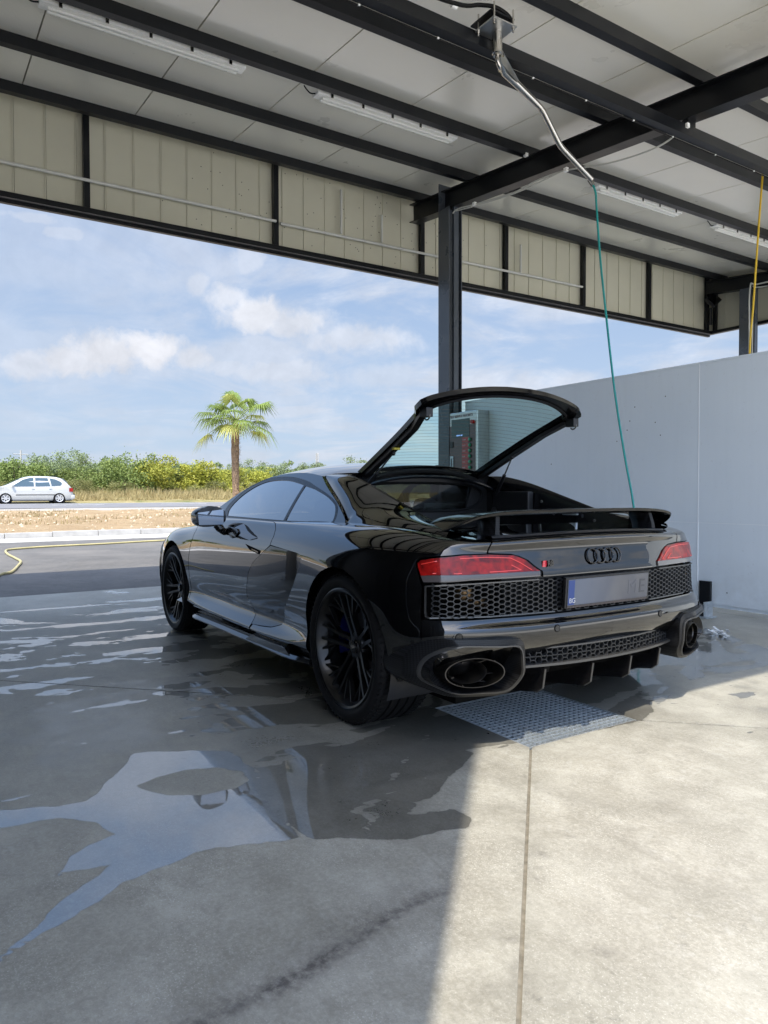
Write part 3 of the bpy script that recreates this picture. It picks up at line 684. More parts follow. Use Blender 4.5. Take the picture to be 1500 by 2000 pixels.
    cable([(4.2-.11, -9.22, .3), (4.09, -9.2, 3.4), (4.09, -9.2, 4.45), (4.02, -9.3, 4.53), (3.4, -9.3, 4.50), (2.2, -9.3, 4.40)], .012)
    cable([(4.2-.11, -9.26, .3), (4.07, -9.25, 3.4), (4.05, -9.25, 4.41), (3.95, -9.3, 4.47), (2.6, -9.3, 4.36)], .010)
    # tech block carries the canopy at the back
    return root
canopy()
def end_wall():
    root = thing('end_wall', 'tall dark end wall of the wash building standing behind and left of the photographer', 'wall')
    MB().box(-3.48, -3.36, 3.36, 16.0, .0, 6.9).build('wall_sheet', M['wall_dark'], root)
    MB().box(-3.50, -3.34, 3.345, 16.0, 6.9, 7.0).build('coping', M['steel_dark'], root)
def side_wall():
    root = thing('side_wall', 'full height dark partition closing the wash bay on the left of the car', 'wall')
    for k in range(8): MB().box(-3.33+k*.95, -3.33+k*.95+.945, 3.30, 3.345, .01, 4.02).build('wall_panel', M['wall_dark'], root)
M['wall_dark'] = simple('dark anthracite sheet', (.012, .013, .015), .45, var=.1, vscale=2)
end_wall()
side_wall()
# lamps ---------------------------------------------------------------
def batten_lamp(loc, label):
    root = thing('batten_lamp', label, 'ceiling lamp', loc, 0, 'weatherproof battens under the canopy')
    L = 1.58
    MB().bevbox(-.055, .055, -L/2, L/2, -.035, -.0, .012).build('housing', M['white_plastic'], root, smooth=True)
    # clear cover: half round
    prof = [(-.05, -.036)]+[(-.05*cos(pi*k/8), -.036-.048*sin(pi*k/8)) for k in range(1, 8)]+[(.05, -.036)]
    mb = MB(); mb.prism([(x, -L/2+.012, z) for x, z in prof], (0, L-.024, 0)); mb.build('diffuser', M['lamp_cover'], root, smooth=True, sharp=50)
    for x in (-.022, .022): MB().cyl((x, -L/2+.06, -.055), (x, L/2-.06, -.055), .011, 10).build('tube_light', simple('unlit fluorescent tube', (.8, .8, .78), .3) if 'tubeM' not in M else M['tubeM'], root, smooth=True)
    me = None
    for k in range(5):
        y = -L/2+.14+k*(L-.28)/4
        for sx in (-1, 1):
            if me is None: o = MB().box(-.004, .004, -.012, .012, -.045, -.010).build('clip', M['inox'], root); me = o.data; o.location = (sx*.0595, y, 0)
            else: inst('clip', me, root, (sx*.0595, y, 0))
    MB().tube(arc_pts([(0, L/2, -.02), (0, L/2+.05, -.03), (.0, L/2+.09, -.005), (.02, L/2+.10, .03)], 4), .006, 6).build('cable', M['black_rubber'], root, smooth=True)
M['tubeM'] = simple('unlit fluorescent tube', (.8, .8, .78), .3)
xl = 2.99
for y, lab in ((.985, 'long white batten lamp under the roof, nearest the left edge of the photo'), (-1.27, 'white batten lamp in front of the steel rafter, left of the swinging wash boom'),
               (-4.93, 'white batten lamp beyond the rafter, right of the teal hose'), (-7.25, 'white batten lamp cut by the right edge, beside the yellow hose')):
    batten_lamp((xl, y, zr(xl)+.03), lab)
# floodlight in the corner
def flood():
    root = thing('flood_light', 'small black floodlight tilted on the corner post of the fascia', 'floodlight')
    c = Matrix.Translation((4.86, -9.36, 4.46)) @ Matrix.Rotation(radians(-35), 4, 'X') @ Matrix.Rotation(radians(30), 4, 'Y')
    MB().bevbox(-.03, .03, -.13, .13, -.10, .10, .01).xform(c).build('body', M['black_plastic'], root)
    MB().box(-.034, -.031, -.11, .11, -.08, .08).xform(c).build('glass', M['gloss_black'], root)
    MB().bar((4.86, -9.36, 4.46), (4.98, -9.47, 4.50), .02, .05).build('bracket', M['black_plastic'], root)
    MB().cyl((4.95, -9.42, 4.35), (4.95, -9.42, 4.05), .03, 10).build('cable_gland', M['black_plastic'], root)
flood()
# ------------------------------------------------------------------ wash boom and hoses
def boom():
    root = thing('wash_boom', 'stainless swinging wash boom bolted under the canopy rail, holding the teal hose', 'wash boom')
    px, py, pz = .80, -.68, 4.10
    MB().box(px-.095, px+.095, py-.10, py+.10, pz-.005, pz+.005).build('mounting_plate', M['inox_plate'], root)
    MB().box(px-.06, px+.15, py-.11, py+.09, 4.162, 4.172).build('backing_plate', M['steel_dark'], root)
    me = None
    for i in (-1, 1):
        for j in (-1, 1):
            b = MB().cyl((0, 0, -.035), (0, 0, .11), .006, 8).cyl((0, 0, -.016), (0, 0, -.0055), .012, 6)
            if me is None: o = b.build('bolt', M['inox'], root, smooth=True); me = o.data; o.location = (px+i*.078, py+j*.082, pz)
            else: inst('bolt', me, root, (px+i*.078, py+j*.082, pz))
    b = MB().lathe([(0, .0), (.032, .0), (.034, -.02), (.034, -.135), (.026, -.14), (.026, -.15), (0, -.15)], 24, 'z', (px+.02, py-.03, pz-.005)); b.build('pivot', M['inox'], root, smooth=True)
    MB().tube(arc_pts([(px+.02, py-.03, pz-.155), (px+.02, py-.035, pz-.19), (px+.03, py-.06, pz-.21), (px+.07, py-.10, pz-.20)], 5), .015, 10).build('elbow', M['inox'], root, smooth=True)
    # arm: bends seen in the photograph
    A = [(px+.05, py-.07, 3.985), (1.016, -.95, 3.93)]
    pts = [Vector(p) for p in [(.90, -.80, 4.03), (1.016, -.95, 4.01), (1.052, -1.35, 3.885), (1.126, -1.62, 3.711), (1.152, -2.0, 3.555)]]
    sm = [pts[0], pts[1]]
    for i in (2, 3):
        a_, b_, c_ = pts[i-1], pts[i], pts[i+1]; u_ = (a_-b_).normalized()*.05; v_ = (c_-b_).normalized()*.05
        sm += [b_+u_, b_+u_*.45+v_*.06, b_+v_*.45+u_*.06, b_+v_]
    sm += [pts[4]]
    MB().tube(sm, [.030, .028]+[.0215]*(len(sm)-2), 14).build('arm', M['inox'], root, smooth=True)
    pts = [None]*6+[pts[4]]
    # gusset plate
    a = Vector((.84, -.74, 4.05)); b2 = Vector((1.05, -1.18, 3.96)); c = Vector((.88, -.80, 3.97))
    MB().prism([a, b2, c+Vector((.06, -.06, .05)), c], (.004, .003, 0)).build('gusset', M['inox_plate'], root)
    MB().cyl(pts[6], pts[6]+Vector((-.012, -.01, -.05)), .013, 10).build('nozzle_nut', M['inox'], root, smooth=True)
    sup = arc_pts([(.86, 2.0, 4.18), (.86, .1, 4.175), (.84, -.38, 4.18), (.80, -.55, 4.21), (.77, -.66, 4.215), (.75, -.76, 4.17), (.79, -.78, 4.12), (.815, -.715, 4.112)], 6)
    MB().tube(sup, .013, 8).build('supply_hose', M['black_rubber'], root, smooth=True)
    MB().lathe([(.020, -.02), (.020, .02)], 10, 'y', (.86, -.38, 4.18)).build('hose_clip', M['white_plastic'], root)
boom()
def hoses():
    h = arc_pts([(1.143, -2.008, 3.51), (1.125, -2.02, 3.44), (1.116, -2.02, 3.33), (1.077, -2.02, 2.93), (1.022, -2.02, 2.514), (.927, -2.02, 1.859), (.825, -2.02, 1.335), (.741, -2.02, .961), (.69, -2.02, .55), (.70, -2.03, .15), (.80, -2.06, .03), (1.1, -2.2, .012), (1.9, -2.35, .012), (2.6, -2.2, .012)], 6)
    tag(MB().tube(h, .0085, 10).build('wash_hose', M['teal'], smooth=True), 'teal rubber hose hanging from the steel boom down behind the rear wing', 'hose')
    h = arc_pts([(1.15, -4.9, 4.24), (1.19, -4.66, 4.27), (1.235, -4.6, 4.26), (1.254, -4.6, 4.138), (1.29, -4.6, 3.589), (1.33, -4.6, 2.931), (1.362, -4.6, 2.444), (1.38, -4.6, 1.0), (1.38, -4.6, .03), (1.2, -4.8, .012), (.8, -5.2, .012)], 6)
    tag(MB().tube(h, .010, 10).build('wash_hose', M['yellow'], smooth=True), 'bright yellow hose hanging in the next bay beyond the grey partition wall', 'hose')
    import itertools
hoses()
# ================================================================== PARTITION WALL, TERMINAL
def partition():
    root = thing('partition_wall', 'smooth grey sheet partition wall between wash bays, right of the black car', 'wall')
    y0, y1 = -3.09, -3.05
    me = []
    for (xa, xb) in ((.8885, 4.03), (-2.15, .8815)):
        MB().box(xa, xb, y0, y1, .112, .790).build('wall_panel', M['wall'], root); MB().box(xa, xb, y0, y1+.002, .793, 2.143).build('wall_panel', M['wall'], root)
    wj = simple('white joint strip', (.86, .88, .90), .5)
    MB().box(.8818, .8882, y0+.004, y1+.0045, .112, 2.143).build('joint_strip', wj, root)
    MB().box(-2.15, 4.03, y0+.006, y1+.0005, .7901, .7929).build('joint_strip', wj, root)
    MB().box(-2.16, 4.035, y0-.006, y1+.006, 2.1435, 2.158).build('top_cap', M['wall'], root)
    MB().box(-2.15, 4.03, y0+.005, y1-.008, .085, .1115).build('bottom_rail', M['wall'], root)
    mb = MB().box(-2.15, 4.03, y0-.08, y0-.003, .0, .16)
    for x in (.80, 3.9, -2.0):
        b = MB().box(x-.05, x+.05, -3.02, -2.955, .012, .105).box(x-.05, x+.05, -3.0485, -3.021, .012, .30); b.build('foot_post', M['steel_dark'], root)
        MB().box(x-.062, x-.052, -3.045, -2.93, .004, .135).box(x-.10, x+.09, -3.045, -2.90, .002, .0115).cyl((x-.062, -2.98, .09), (x-.068, -2.98, .09), .008, 6).cyl((x-.062, -2.95, .04), (x-.068, -2.95, .04), .008, 6).build('foot_bracket', M['galv'], root)
    me = None
    for (x, z) in [(1.545,1.845),(1.217,1.907),(1.321,1.684),(1.63,1.637),(1.266,1.565),(1.748,1.539),(.614,.219),(1.60,1.72),(2.3,1.7),(2.6,1.35)]:
        if me is None: o = MB().lathe([(0, .003), (.0045, .002), (.006, 0)], 8, 'y').build('screw', M['ex_metal'], root); me = o.data; o.location = (x, y1+.002, z)
        else: inst('screw', me, root, (x, y1+.002, z))
partition()
def text(body, size, parent, M4, mat, name='lettering', ext=.0008, align='LEFT', shear=0, bold=0):
    cu = bpy.data.curves.new(name, 'FONT'); cu.body = body; cu.size = size; cu.extrude = ext; cu.align_x = align; cu.shear = shear; cu.offset = bold
    cu.materials.append(mat)
    tmp = bpy.data.objects.new(name, cu); me = bpy.data.meshes.new_from_object(tmp); bpy.data.objects.remove(tmp); o = bpy.data.objects.new(name, me); C.objects.link(o); o.parent = parent; o.matrix_local = M4; return o
def terminal():
    x0, x1, z0, z1 = 3.58, 4.12, 1.13, 2.01; yf = -2.86
    root = thing('payment_terminal', 'self service payment panel with green buttons, seen through the raised hatch glass', 'wash control panel')
    MB().bevbox(x0, x1, -3.045, yf, z0, z1, .012).build('cabinet', M['inox_plate'], root)
    red = simple('dark red print', (.42, .03, .03), .35, coat=.3); brown = simple('brown grey print', (.09, .045, .045), .35, coat=.3, var=.2, vscale=5)
    lt = simple('pale print', (.6, .6, .6), .5)
    # face runs along -x as seen (left = +x). local frame: X = -x, Y = z
    def T(x, z, d=.0): return Matrix(((-1, 0, 0, x), (0, 0, 1, yf+d), (0, 1, 0, z), (0, 0, 0, 1)))
    MB().box(x0+.03, x1-.012, yf+.0002, yf+.0022, z0+.02, z1-.16).build('print_panel', brown, root)
    text('SELF SERVICE FAVORITS', .040, root, T(x1-.035, z1-.062, .0006), simple('dark maroon letters', (.09, .02, .02), .5), bold=.0012)
    MB().box(x0+.14, x1-.065, yf+.0025, yf+.006, z1-.30, z1-.085).build('screen', simple('dim lcd', (.06, .09, .085), .15), root)
    text('CREDIT  0.00', .020, root, T(x1-.16, z1-.285, .0065), simple('lit lcd digits', (.1, .2, .6), .4, emis=(.35, .5, 1), estr=.6))
    MB().cyl((x0+.075, yf+.002, z1-.135), (x0+.075, yf+.028, z1-.135), .024, 16).build('stop_button', simple('red stop button', (.35, .01, .01), .3), root, smooth=True)
    words = ['TURBO', 'FOAM', 'WASH', 'RINSE', 'WAX', 'SHINE', 'PAUSE', 'STOP']
    green = simple('green button', (.02, .25, .12), .3, coat=.5); bl = simple('button collar', (.01, .015, .013), .4)
    me = None
    for k in range(8):
        z = z1-.335-k*.0655
        MB().box(x0+.155, x0+.275, yf+.0025, yf+.005, z-.029, z+.029).build('label_plate', red, root)
        text(words[k], .019, root, T(x0+.265, z-.006, .0055), lt)
        MB().cyl((x0+.125, yf+.0023, z), (x0+.125, yf+.010, z), .027, 18).build('button_collar', bl, root, smooth=True)
        MB().lathe([(.019, 0), (.019, .012), (.014, .016), (0, .017)], 16, 'y', (x0+.125, yf+.010, z)).build('button', green, root, smooth=True)
    MB().bevbox(x1-.10, x1-.04, yf+.0023, yf+.012, z1-.42, z1-.345, .003).build('coin_slot', M['black_plastic'], root)
    MB().bevbox(x1-.105, x1-.045, yf+.0023, yf+.016, z1-.72, z1-.52, .004).build('card_reader', M['galv'], root)
    MB().box(x1-.085, x1-.065, yf+.0162, yf+.018, z1-.69, z1-.55).build('card_slot', M['black_plastic'], root)
    MB().box(x1-.15, x1-.04, yf+.0023, yf+.03, z0+.05, z0+.11).build('coin_tray', M['inox'], root)
terminal()
# hose on the forecourt
tag(MB().tube(arc_pts([(5.6, 2.3, .012), (6.6, 1.98, .018), (7.504, 1.725, .02), (7.759, 1.573, .02), (8.608, 1.408, .02), (9.3, 1.30, .02), (9.993, 1.306, .02), (11.0, 1.33, .02), (11.9, 1.26, .02), (12.213, 1.002, .02), (12.455, .44, .02), (12.635, -.545, .02), (12.983, -2.0, .02), (13.2, -5, .02), (13.0, -9, .02)], 6), .018, 8).build('garden_hose', M['yellow_old'], smooth=True), 'faded yellow hose snaking over the asphalt forecourt beside the kerb', 'hose')
def scrap():
    r = random.Random(3); mb = MB()
    for i in range(14):
        a = Vector((.22+r.uniform(-.05, .05), -2.36+r.uniform(-.05, .05), r.uniform(.0, .03))); mb.bar(a, a+Vector((r.uniform(-.06, .06), r.uniform(-.06, .06), r.uniform(-.01, .03))), .025, .004)
    mb.v = [(x, y, max(z, .001)) for x, y, z in mb.v]
    tag(mb.build('crumpled_foil', simple('crumpled plastic scrap', (.6, .62, .64), .25)), 'small crumpled scrap of pale plastic lying on the wet floor near the wall foot', 'litter')
scrap()
# ================================================================== FAR THINGS
def leafmat(name, c1, c2, tr=.25):
    m, t, b = newmat(name); g = t.add('ShaderNodeNewGeometry'); oi = t.add('ShaderNodeObjectInfo')
    P = t.add('ShaderNodeTexCoord').outputs['Object']
    n = t.noise(P, 1.1, 4, .7); r = t.math('ADD', t.math('MULTIPLY', g.outputs['Random Per Island'], .6), t.math('MULTIPLY', n, .55))
    c = t.mix(t.mapr(r, .2, .85), c1, c2)
    c = t.mix(t.math('MULTIPLY', oi.outputs['Random'], .30), c, (.10, .11, .03))
    t.set(b, 'Base Color', c); b.inputs['Roughness'].default_value = .6; b.inputs['Specular IOR Level'].default_value = .25
    out = [n_ for n_ in t.n if n_.type == 'OUTPUT_MATERIAL'][0]
    tl = t.add('ShaderNodeBsdfTranslucent'); t.set(tl, 0, t.vmath('SCALE', c, 1.2)); mx = t.add('ShaderNodeMixShader'); mx.inputs[0].default_value = tr
    t.l.new(b.outputs[0], mx.inputs[1]); t.l.new(tl.outputs[0], mx.inputs[2]); t.l.new(mx.outputs[0], out.inputs[0]); return m
LEAF = [leafmat('green leaves', (.10, .155, .035), (.24, .30, .09)), leafmat('yellow green leaves', (.21, .24, .03), (.42, .41, .07)), leafmat('grey green leaves', (.14, .185, .09), (.26, .32, .17)), leafmat('olive leaves', (.14, .155, .05), (.28, .27, .11))]
M['bark'] = simple('bark', (.12, .10, .075), .9, var=.3, vscale=8)
def crown_mesh(seed, w, h, n, leaf, mat, lobes=9, low=.0, airy=.0):
    r = np.random.RandomState(seed); Lc = []
    for k in range(lobes):
        a = r.uniform(0, 2*pi); rr = r.uniform(.1, .9)*w/2; z = low+h*(.08+.80*r.rand()**.9)
        s = r.uniform(.16, .38)*w/2*(1.25-.55*z/h); Lc.append((rr*cos(a), rr*sin(a), z, s))
    Lc.append((0, 0, low+h*.5, w*.30))
    V = []; Fc = []
    tot = sum(l[3]**2 for l in Lc)
    for (x, y, z, s) in Lc:
        m = int(n*s*s/tot); sub = r.randn(14, 3); sub /= np.linalg.norm(sub, axis=1)[:, None]
        for i in range(m):
            d = r.randn(3); d /= np.linalg.norm(d); k = sub[r.randint(14)]
            d = d+k*.9; d /= np.linalg.norm(d)
            rad = s*(.55+.55*r.rand()**.6)*(1+.22*r.randn()*airy+.12*r.randn())
            p = np.array([x, y, z])+d*rad*np.array([1, 1, .85])
            if p[2] < .02: p[2] = .02+r.rand()*.3
            a = r.randn(3); a /= np.linalg.norm(a); b = np.cross(a, r.randn(3)); b /= np.linalg.norm(b); l = leaf*r.uniform(.6, 1.3)
            q = len(V); V += [p-a*l*.6, p+b*l*.33, p+a*l*.6, p-b*l*.33]; Fc.append((q, q+1, q+2, q+3))
    me = bpy.data.meshes.new('crown'); me.from_pydata([tuple(v) for v in V], [], Fc); me.materials.append(mat); return me
def trunk_mesh(seed, h, r0, low):
    r = random.Random(seed); mb = MB(); pts = [(0, 0, -.2)]; x = y = 0
    for k in range(1, 6): x += r.uniform(-.08, .08); y += r.uniform(-.08, .08); pts.append((x, y, h*.6*k/5))
    mb.tube(pts, [r0*(1.2-.13*i) for i in range(6)], 7)
    for k in range(7):
        b = pts[r.randint(2, 5)]; a = r.uniform(0, 2*pi); l = r.uniform(.5, .9)*h*.32
        mb.tube([b, (b[0]+cos(a)*l*.5, b[1]+sin(a)*l*.5, b[2]+l*.4), (b[0]+cos(a)*l, b[1]+sin(a)*l, b[2]+l*.9)], [r0*.5, r0*.35, r0*.15], 5)
    me = bpy.data.meshes.new('trunk'); me.from_pydata(mb.v, [], mb.f); me.materials.append(M['bark']); return me
def trees():
    protos = []
    spec = [(0, 4.4, 3.2, 6500, .15, 'broad green bush'), (1, 4.2, 3.1, 6500, .15, 'round yellow green bush'), (2, 4.2, 4.3, 5600, .15, 'grey green young tree'), (3, 4.4, 2.4, 5000, .14, 'low olive shrub'), (0, 3.0, 4.6, 5200, .17, 'tall green tree')]
    for k, (mi, w, h, n, lf, nm) in enumerate(spec):
        for v in range(2): protos.append((k, crown_mesh(11+k*5+v, w, h, n, lf, LEAF[mi], lobes=17+4*v, airy=1.0), trunk_mesh(3+k+v*10, h, .07+.02*(k == 4), 0), nm))
    r = random.Random(21); cnt = [0]
    def put(k, x, y, s, z, label, group=None):
        c = [p for p in protos if p[0] == k]; p = c[r.randint(0, 1)]
        root = thing('tree' if k in (2, 4) else 'bush', label, 'tree' if k in (2, 4) else 'bush', (x, y, z), r.uniform(0, 6.28), group)
        root.scale = (s, s, s*r.uniform(.78, .95)); inst('crown', p[1], root); inst('trunk', p[2], root)
    # u = picture bearing in degrees; converted to a place once
    def at(u, x): az = -.5695-math.atan((u-750)/1410); return 2.55+(x+2.87)*math.tan(az)
    yb = [(300, 'brightest yellow bush, just left of the palm trunk', 50, 1.08), (402, 'yellow bush between the palm trunk and the black car roof, right of the brightest one', 51, 1.05), (352, 'small yellowish bush standing low in front of the hedge beside the palm', 53, .7), (505, 'yellow green bush just above the front of the black car roof', 52, .9)]
    for u, lab, x, s in yb: put(1, x, at(u, x), s*1.03, .85, lab)
    gb = [(245, 'dark green bush in front of the hedge, between the car and the yellow bushes', 51, 1.1), (30, 'green bush directly behind the silver car bonnet', 52, 1.0), (168, 'green bush just behind the tail of the silver car', 53, .85)]
    for u, lab, x, s in gb: put(0, x, at(u, x), s, .85, lab)
    for i in range(44):
        x = 54+r.uniform(-1.5, 3.5); y = 8-i*1.2+r.uniform(-.4, .4); k = r.choice([0, 3, 0, 2, 1, 3]); put(k, x, y, r.uniform(.72, .95), .9, 'bush in the mixed hedge beyond the road', 'bushes of the hedge beyond the road')
    for i in range(34):
        x = 62+r.uniform(-2, 5); y = 9-i*1.75+r.uniform(-.6, .6); k = r.choice([2, 2, 4, 0]); put(k, x, y, r.uniform(.62, .84), 1.0, 'tree in the taller row rising behind the hedge', 'trees behind the hedge')
    for i in range(20):
        put(3, 48.5+r.uniform(-1, 2), 4-i*1.9+r.uniform(-.7, .7), r.uniform(.35, .55), .8, 'low scrubby bush at the foot of the hedge', 'low scrub at the foot of the hedge')
    for i in range(16):
        x = 88+r.uniform(-4, 8); y = 10-i*4.6; put(2, x, y, r.uniform(1.0, 1.35), 1.1, 'distant hazy tree on the skyline', 'distant trees on the skyline')
    for i in range(12):
        put(r.choice([0, 2]), 75+r.uniform(-4, 8), -52-i*6, r.uniform(1.0, 1.2), 1.0, 'tree in the line hidden mostly behind the black car', 'trees right of the palm')
    # bearing range left of frame (seen only in reflections)
    for i in range(14): put(r.choice([0, 2, 3]), 56+r.uniform(-3, 8), 12+i*3.2, r.uniform(.8, 1.0), .9, 'bush in the hedge running on beyond the left edge', 'bushes beyond the left edge')
trees()
def grass():
    r = np.random.RandomState(5); n = 52000; y = r.uniform(-30, 9, n); x = 42+10*r.rand(n)**1.1; N = VN(2)
    cl = N(x*.7, y*.5, 4); keep = cl > .40; x = x[keep]; y = y[keep]; cl = cl[keep]; n = len(x)
    z = np.interp(x, [39.7, 41, 46, 60], [.47, .55, .8, 1.0]); h = (.10+.5*r.rand(n)**2)*(.3+1.2*cl)*np.interp(x, [42, 43, 48], [.5, .9, 1.3]); w = .02+.03*r.rand(n); a = r.uniform(0, pi, n); lx = r.randn(n)*.12; ly = r.randn(n)*.16
    V = np.zeros((n*3, 3)); V[0::3] = np.stack([x-np.cos(a)*w, y-np.sin(a)*w, z-.03], 1); V[1::3] = np.stack([x+np.cos(a)*w, y+np.sin(a)*w, z-.03], 1); V[2::3] = np.stack([x+lx, y+ly, z+h], 1)
    Fc = np.arange(n*3).reshape(-1, 3)
    tag(mobj('dry_grass', V, Fc, leafmat('dry grass blades', (.26, .20, .09), (.46, .38, .19), .3)), kind='stuff')
    n = 9000; y = r.uniform(-16, 6, n); x = 15.8+14*r.rand(n); k = N(x*.35, y*.25+9, 4) > .57; x = x[k]; y = y[k]; n = len(x)
    z = .13+(x-15.55)/14.45*.19; a = r.uniform(0, pi, n); w = .012+.02*r.rand(n); h = .03+.09*r.rand(n)
    V = np.zeros((n*3, 3)); V[0::3] = np.stack([x-np.cos(a)*w, y-np.sin(a)*w, z-.03], 1); V[1::3] = np.stack([x+np.cos(a)*w, y+np.sin(a)*w, z-.03], 1); V[2::3] = np.stack([x, y, z+h], 1)
    tag(mobj('straw_tufts', V, np.arange(n*3).reshape(-1, 3), leafmat('straw', (.22, .16, .08), (.38, .30, .16), .2)), kind='stuff')
    # stones scattered on the earth bank
    mb = MB(); rr = random.Random(2)
    for i in range(500):
        x0 = rr.uniform(15.8, 31); y0 = rr.uniform(-14, 5); s = rr.uniform(.02, .07); z0 = .13+(x0-15.55)/14.45*.19
        mb.add([(x0-s, y0, z0), (x0, y0-s, z0), (x0+s, y0+s*.3, z0), (x0, y0+s, z0), (x0+s*.2, y0, z0+s*.9)], [(0, 1, 4), (1, 2, 4), (2, 3, 4), (3, 0, 4)])
    tag(mb.build('stones', simple('earth coloured stones', (.42, .34, .24), .9, var=.3, vscale=5)), kind='stuff')
grass()
def palm():
    X, Y, Z = 24.0, -7.83, .22
    root = thing('palm_tree', 'fan palm with a shaggy brown trunk standing alone beyond the car bonnet', 'palm', (X, Y, Z))
    rn = random.Random(6); H = 3.62
    fib = simple('shaggy palm fibre', (.24, .165, .105), .95, var=.45, vscale=14, bump=.8, bscale=30)
    pts = []; rad = []
    for i in range(26):
        f = i/25; pts.append((.05*sin(f*3), .04*sin(f*2.2), -.3+f*(H+.3))); rad.append(.108+.03*sin(f*2.8)+rn.uniform(-.012, .012)-(.05 if f > .96 else 0)+.02*(f > .6))
    tr = MB().tube(pts, rad, 14).build('trunk', fib, root, smooth=True)
    lb = MB()
    for i in range(520):
        f = rn.random(); a = rn.uniform(0, 2*pi); z = f*H; r0 = .122+.02*(f > .6); p = Vector((cos(a)*r0+.05*sin(f*3), sin(a)*r0, z)); d = Vector((cos(a)*rn.uniform(.3, 1), sin(a)*rn.uniform(.3, 1), rn.uniform(-.7, .9))).normalized()*rn.uniform(.05, .13)
        t = Vector((-sin(a), cos(a), 0))*rn.uniform(.012, .03); lb.add([p-t, p+t, p+d], [(0, 1, 2)])
    tag(lb.build('leaf_bases', fib, root), kind='stuff')
    lm = [leafmat('palm leaf', (.07, .12, .025), (.22, .30, .07), .35), leafmat('pale palm leaf', (.24, .29, .06), (.48, .48, .14), .35)]
    stem = simple('palm stem', (.20, .24, .06), .6)
    n = 25; top = Vector((.0, .03, H))
    for i in range(n):
        a = i*2.39996+rn.uniform(-.2, .2); e = radians(66-84*(i/(n-1))**1.0+rn.uniform(-9, 9)); L = rn.uniform(.85, 1.35)*(1.0 if i > 6 else .75)
        d = Vector((cos(a)*cos(e), sin(a)*cos(e), sin(e))); side = Vector((-sin(a), cos(a), 0))
        p0 = top; p1 = top+d*L*.55+Vector((0, 0, .03)); dd = (d-Vector((0, 0, .35))).normalized(); p2 = p1+dd*L*.45
        st_ = MB().tube([p0, p1, p2], [.016, .012, .009], 5)
        mb = MB(); m = 30; nrm = side.cross(dd).normalized(); R = rn.uniform(.66, .86)
        for k in range(m):
            th = radians(-125+250*k/(m-1)); ax = (dd*cos(th)+side*sin(th)).normalized(); l = R*(1-.18*abs(th)/2)*rn.uniform(.88, 1.05)
            perp = nrm.cross(ax).normalized()*(.020 if k % 2 else .024); q0 = p2+ax*.03; q1 = p2+ax*l*.55+nrm*.02-Vector((0, 0, .04*l)); q2 = p2+ax*l-Vector((0, 0, l*rn.uniform(.30, .75)))+nrm*.0
            mb.add([q0-perp*.35, q0+perp*.35, q1+perp, q2, q1-perp], [(0, 1, 2, 4), (4, 2, 3)])
        fr = mb.build('frond', lm[1] if (i > 20 and rn.random() < .5) or rn.random() < .12 else lm[0], root); st_.build('frond_stem', stem, fr)
palm()
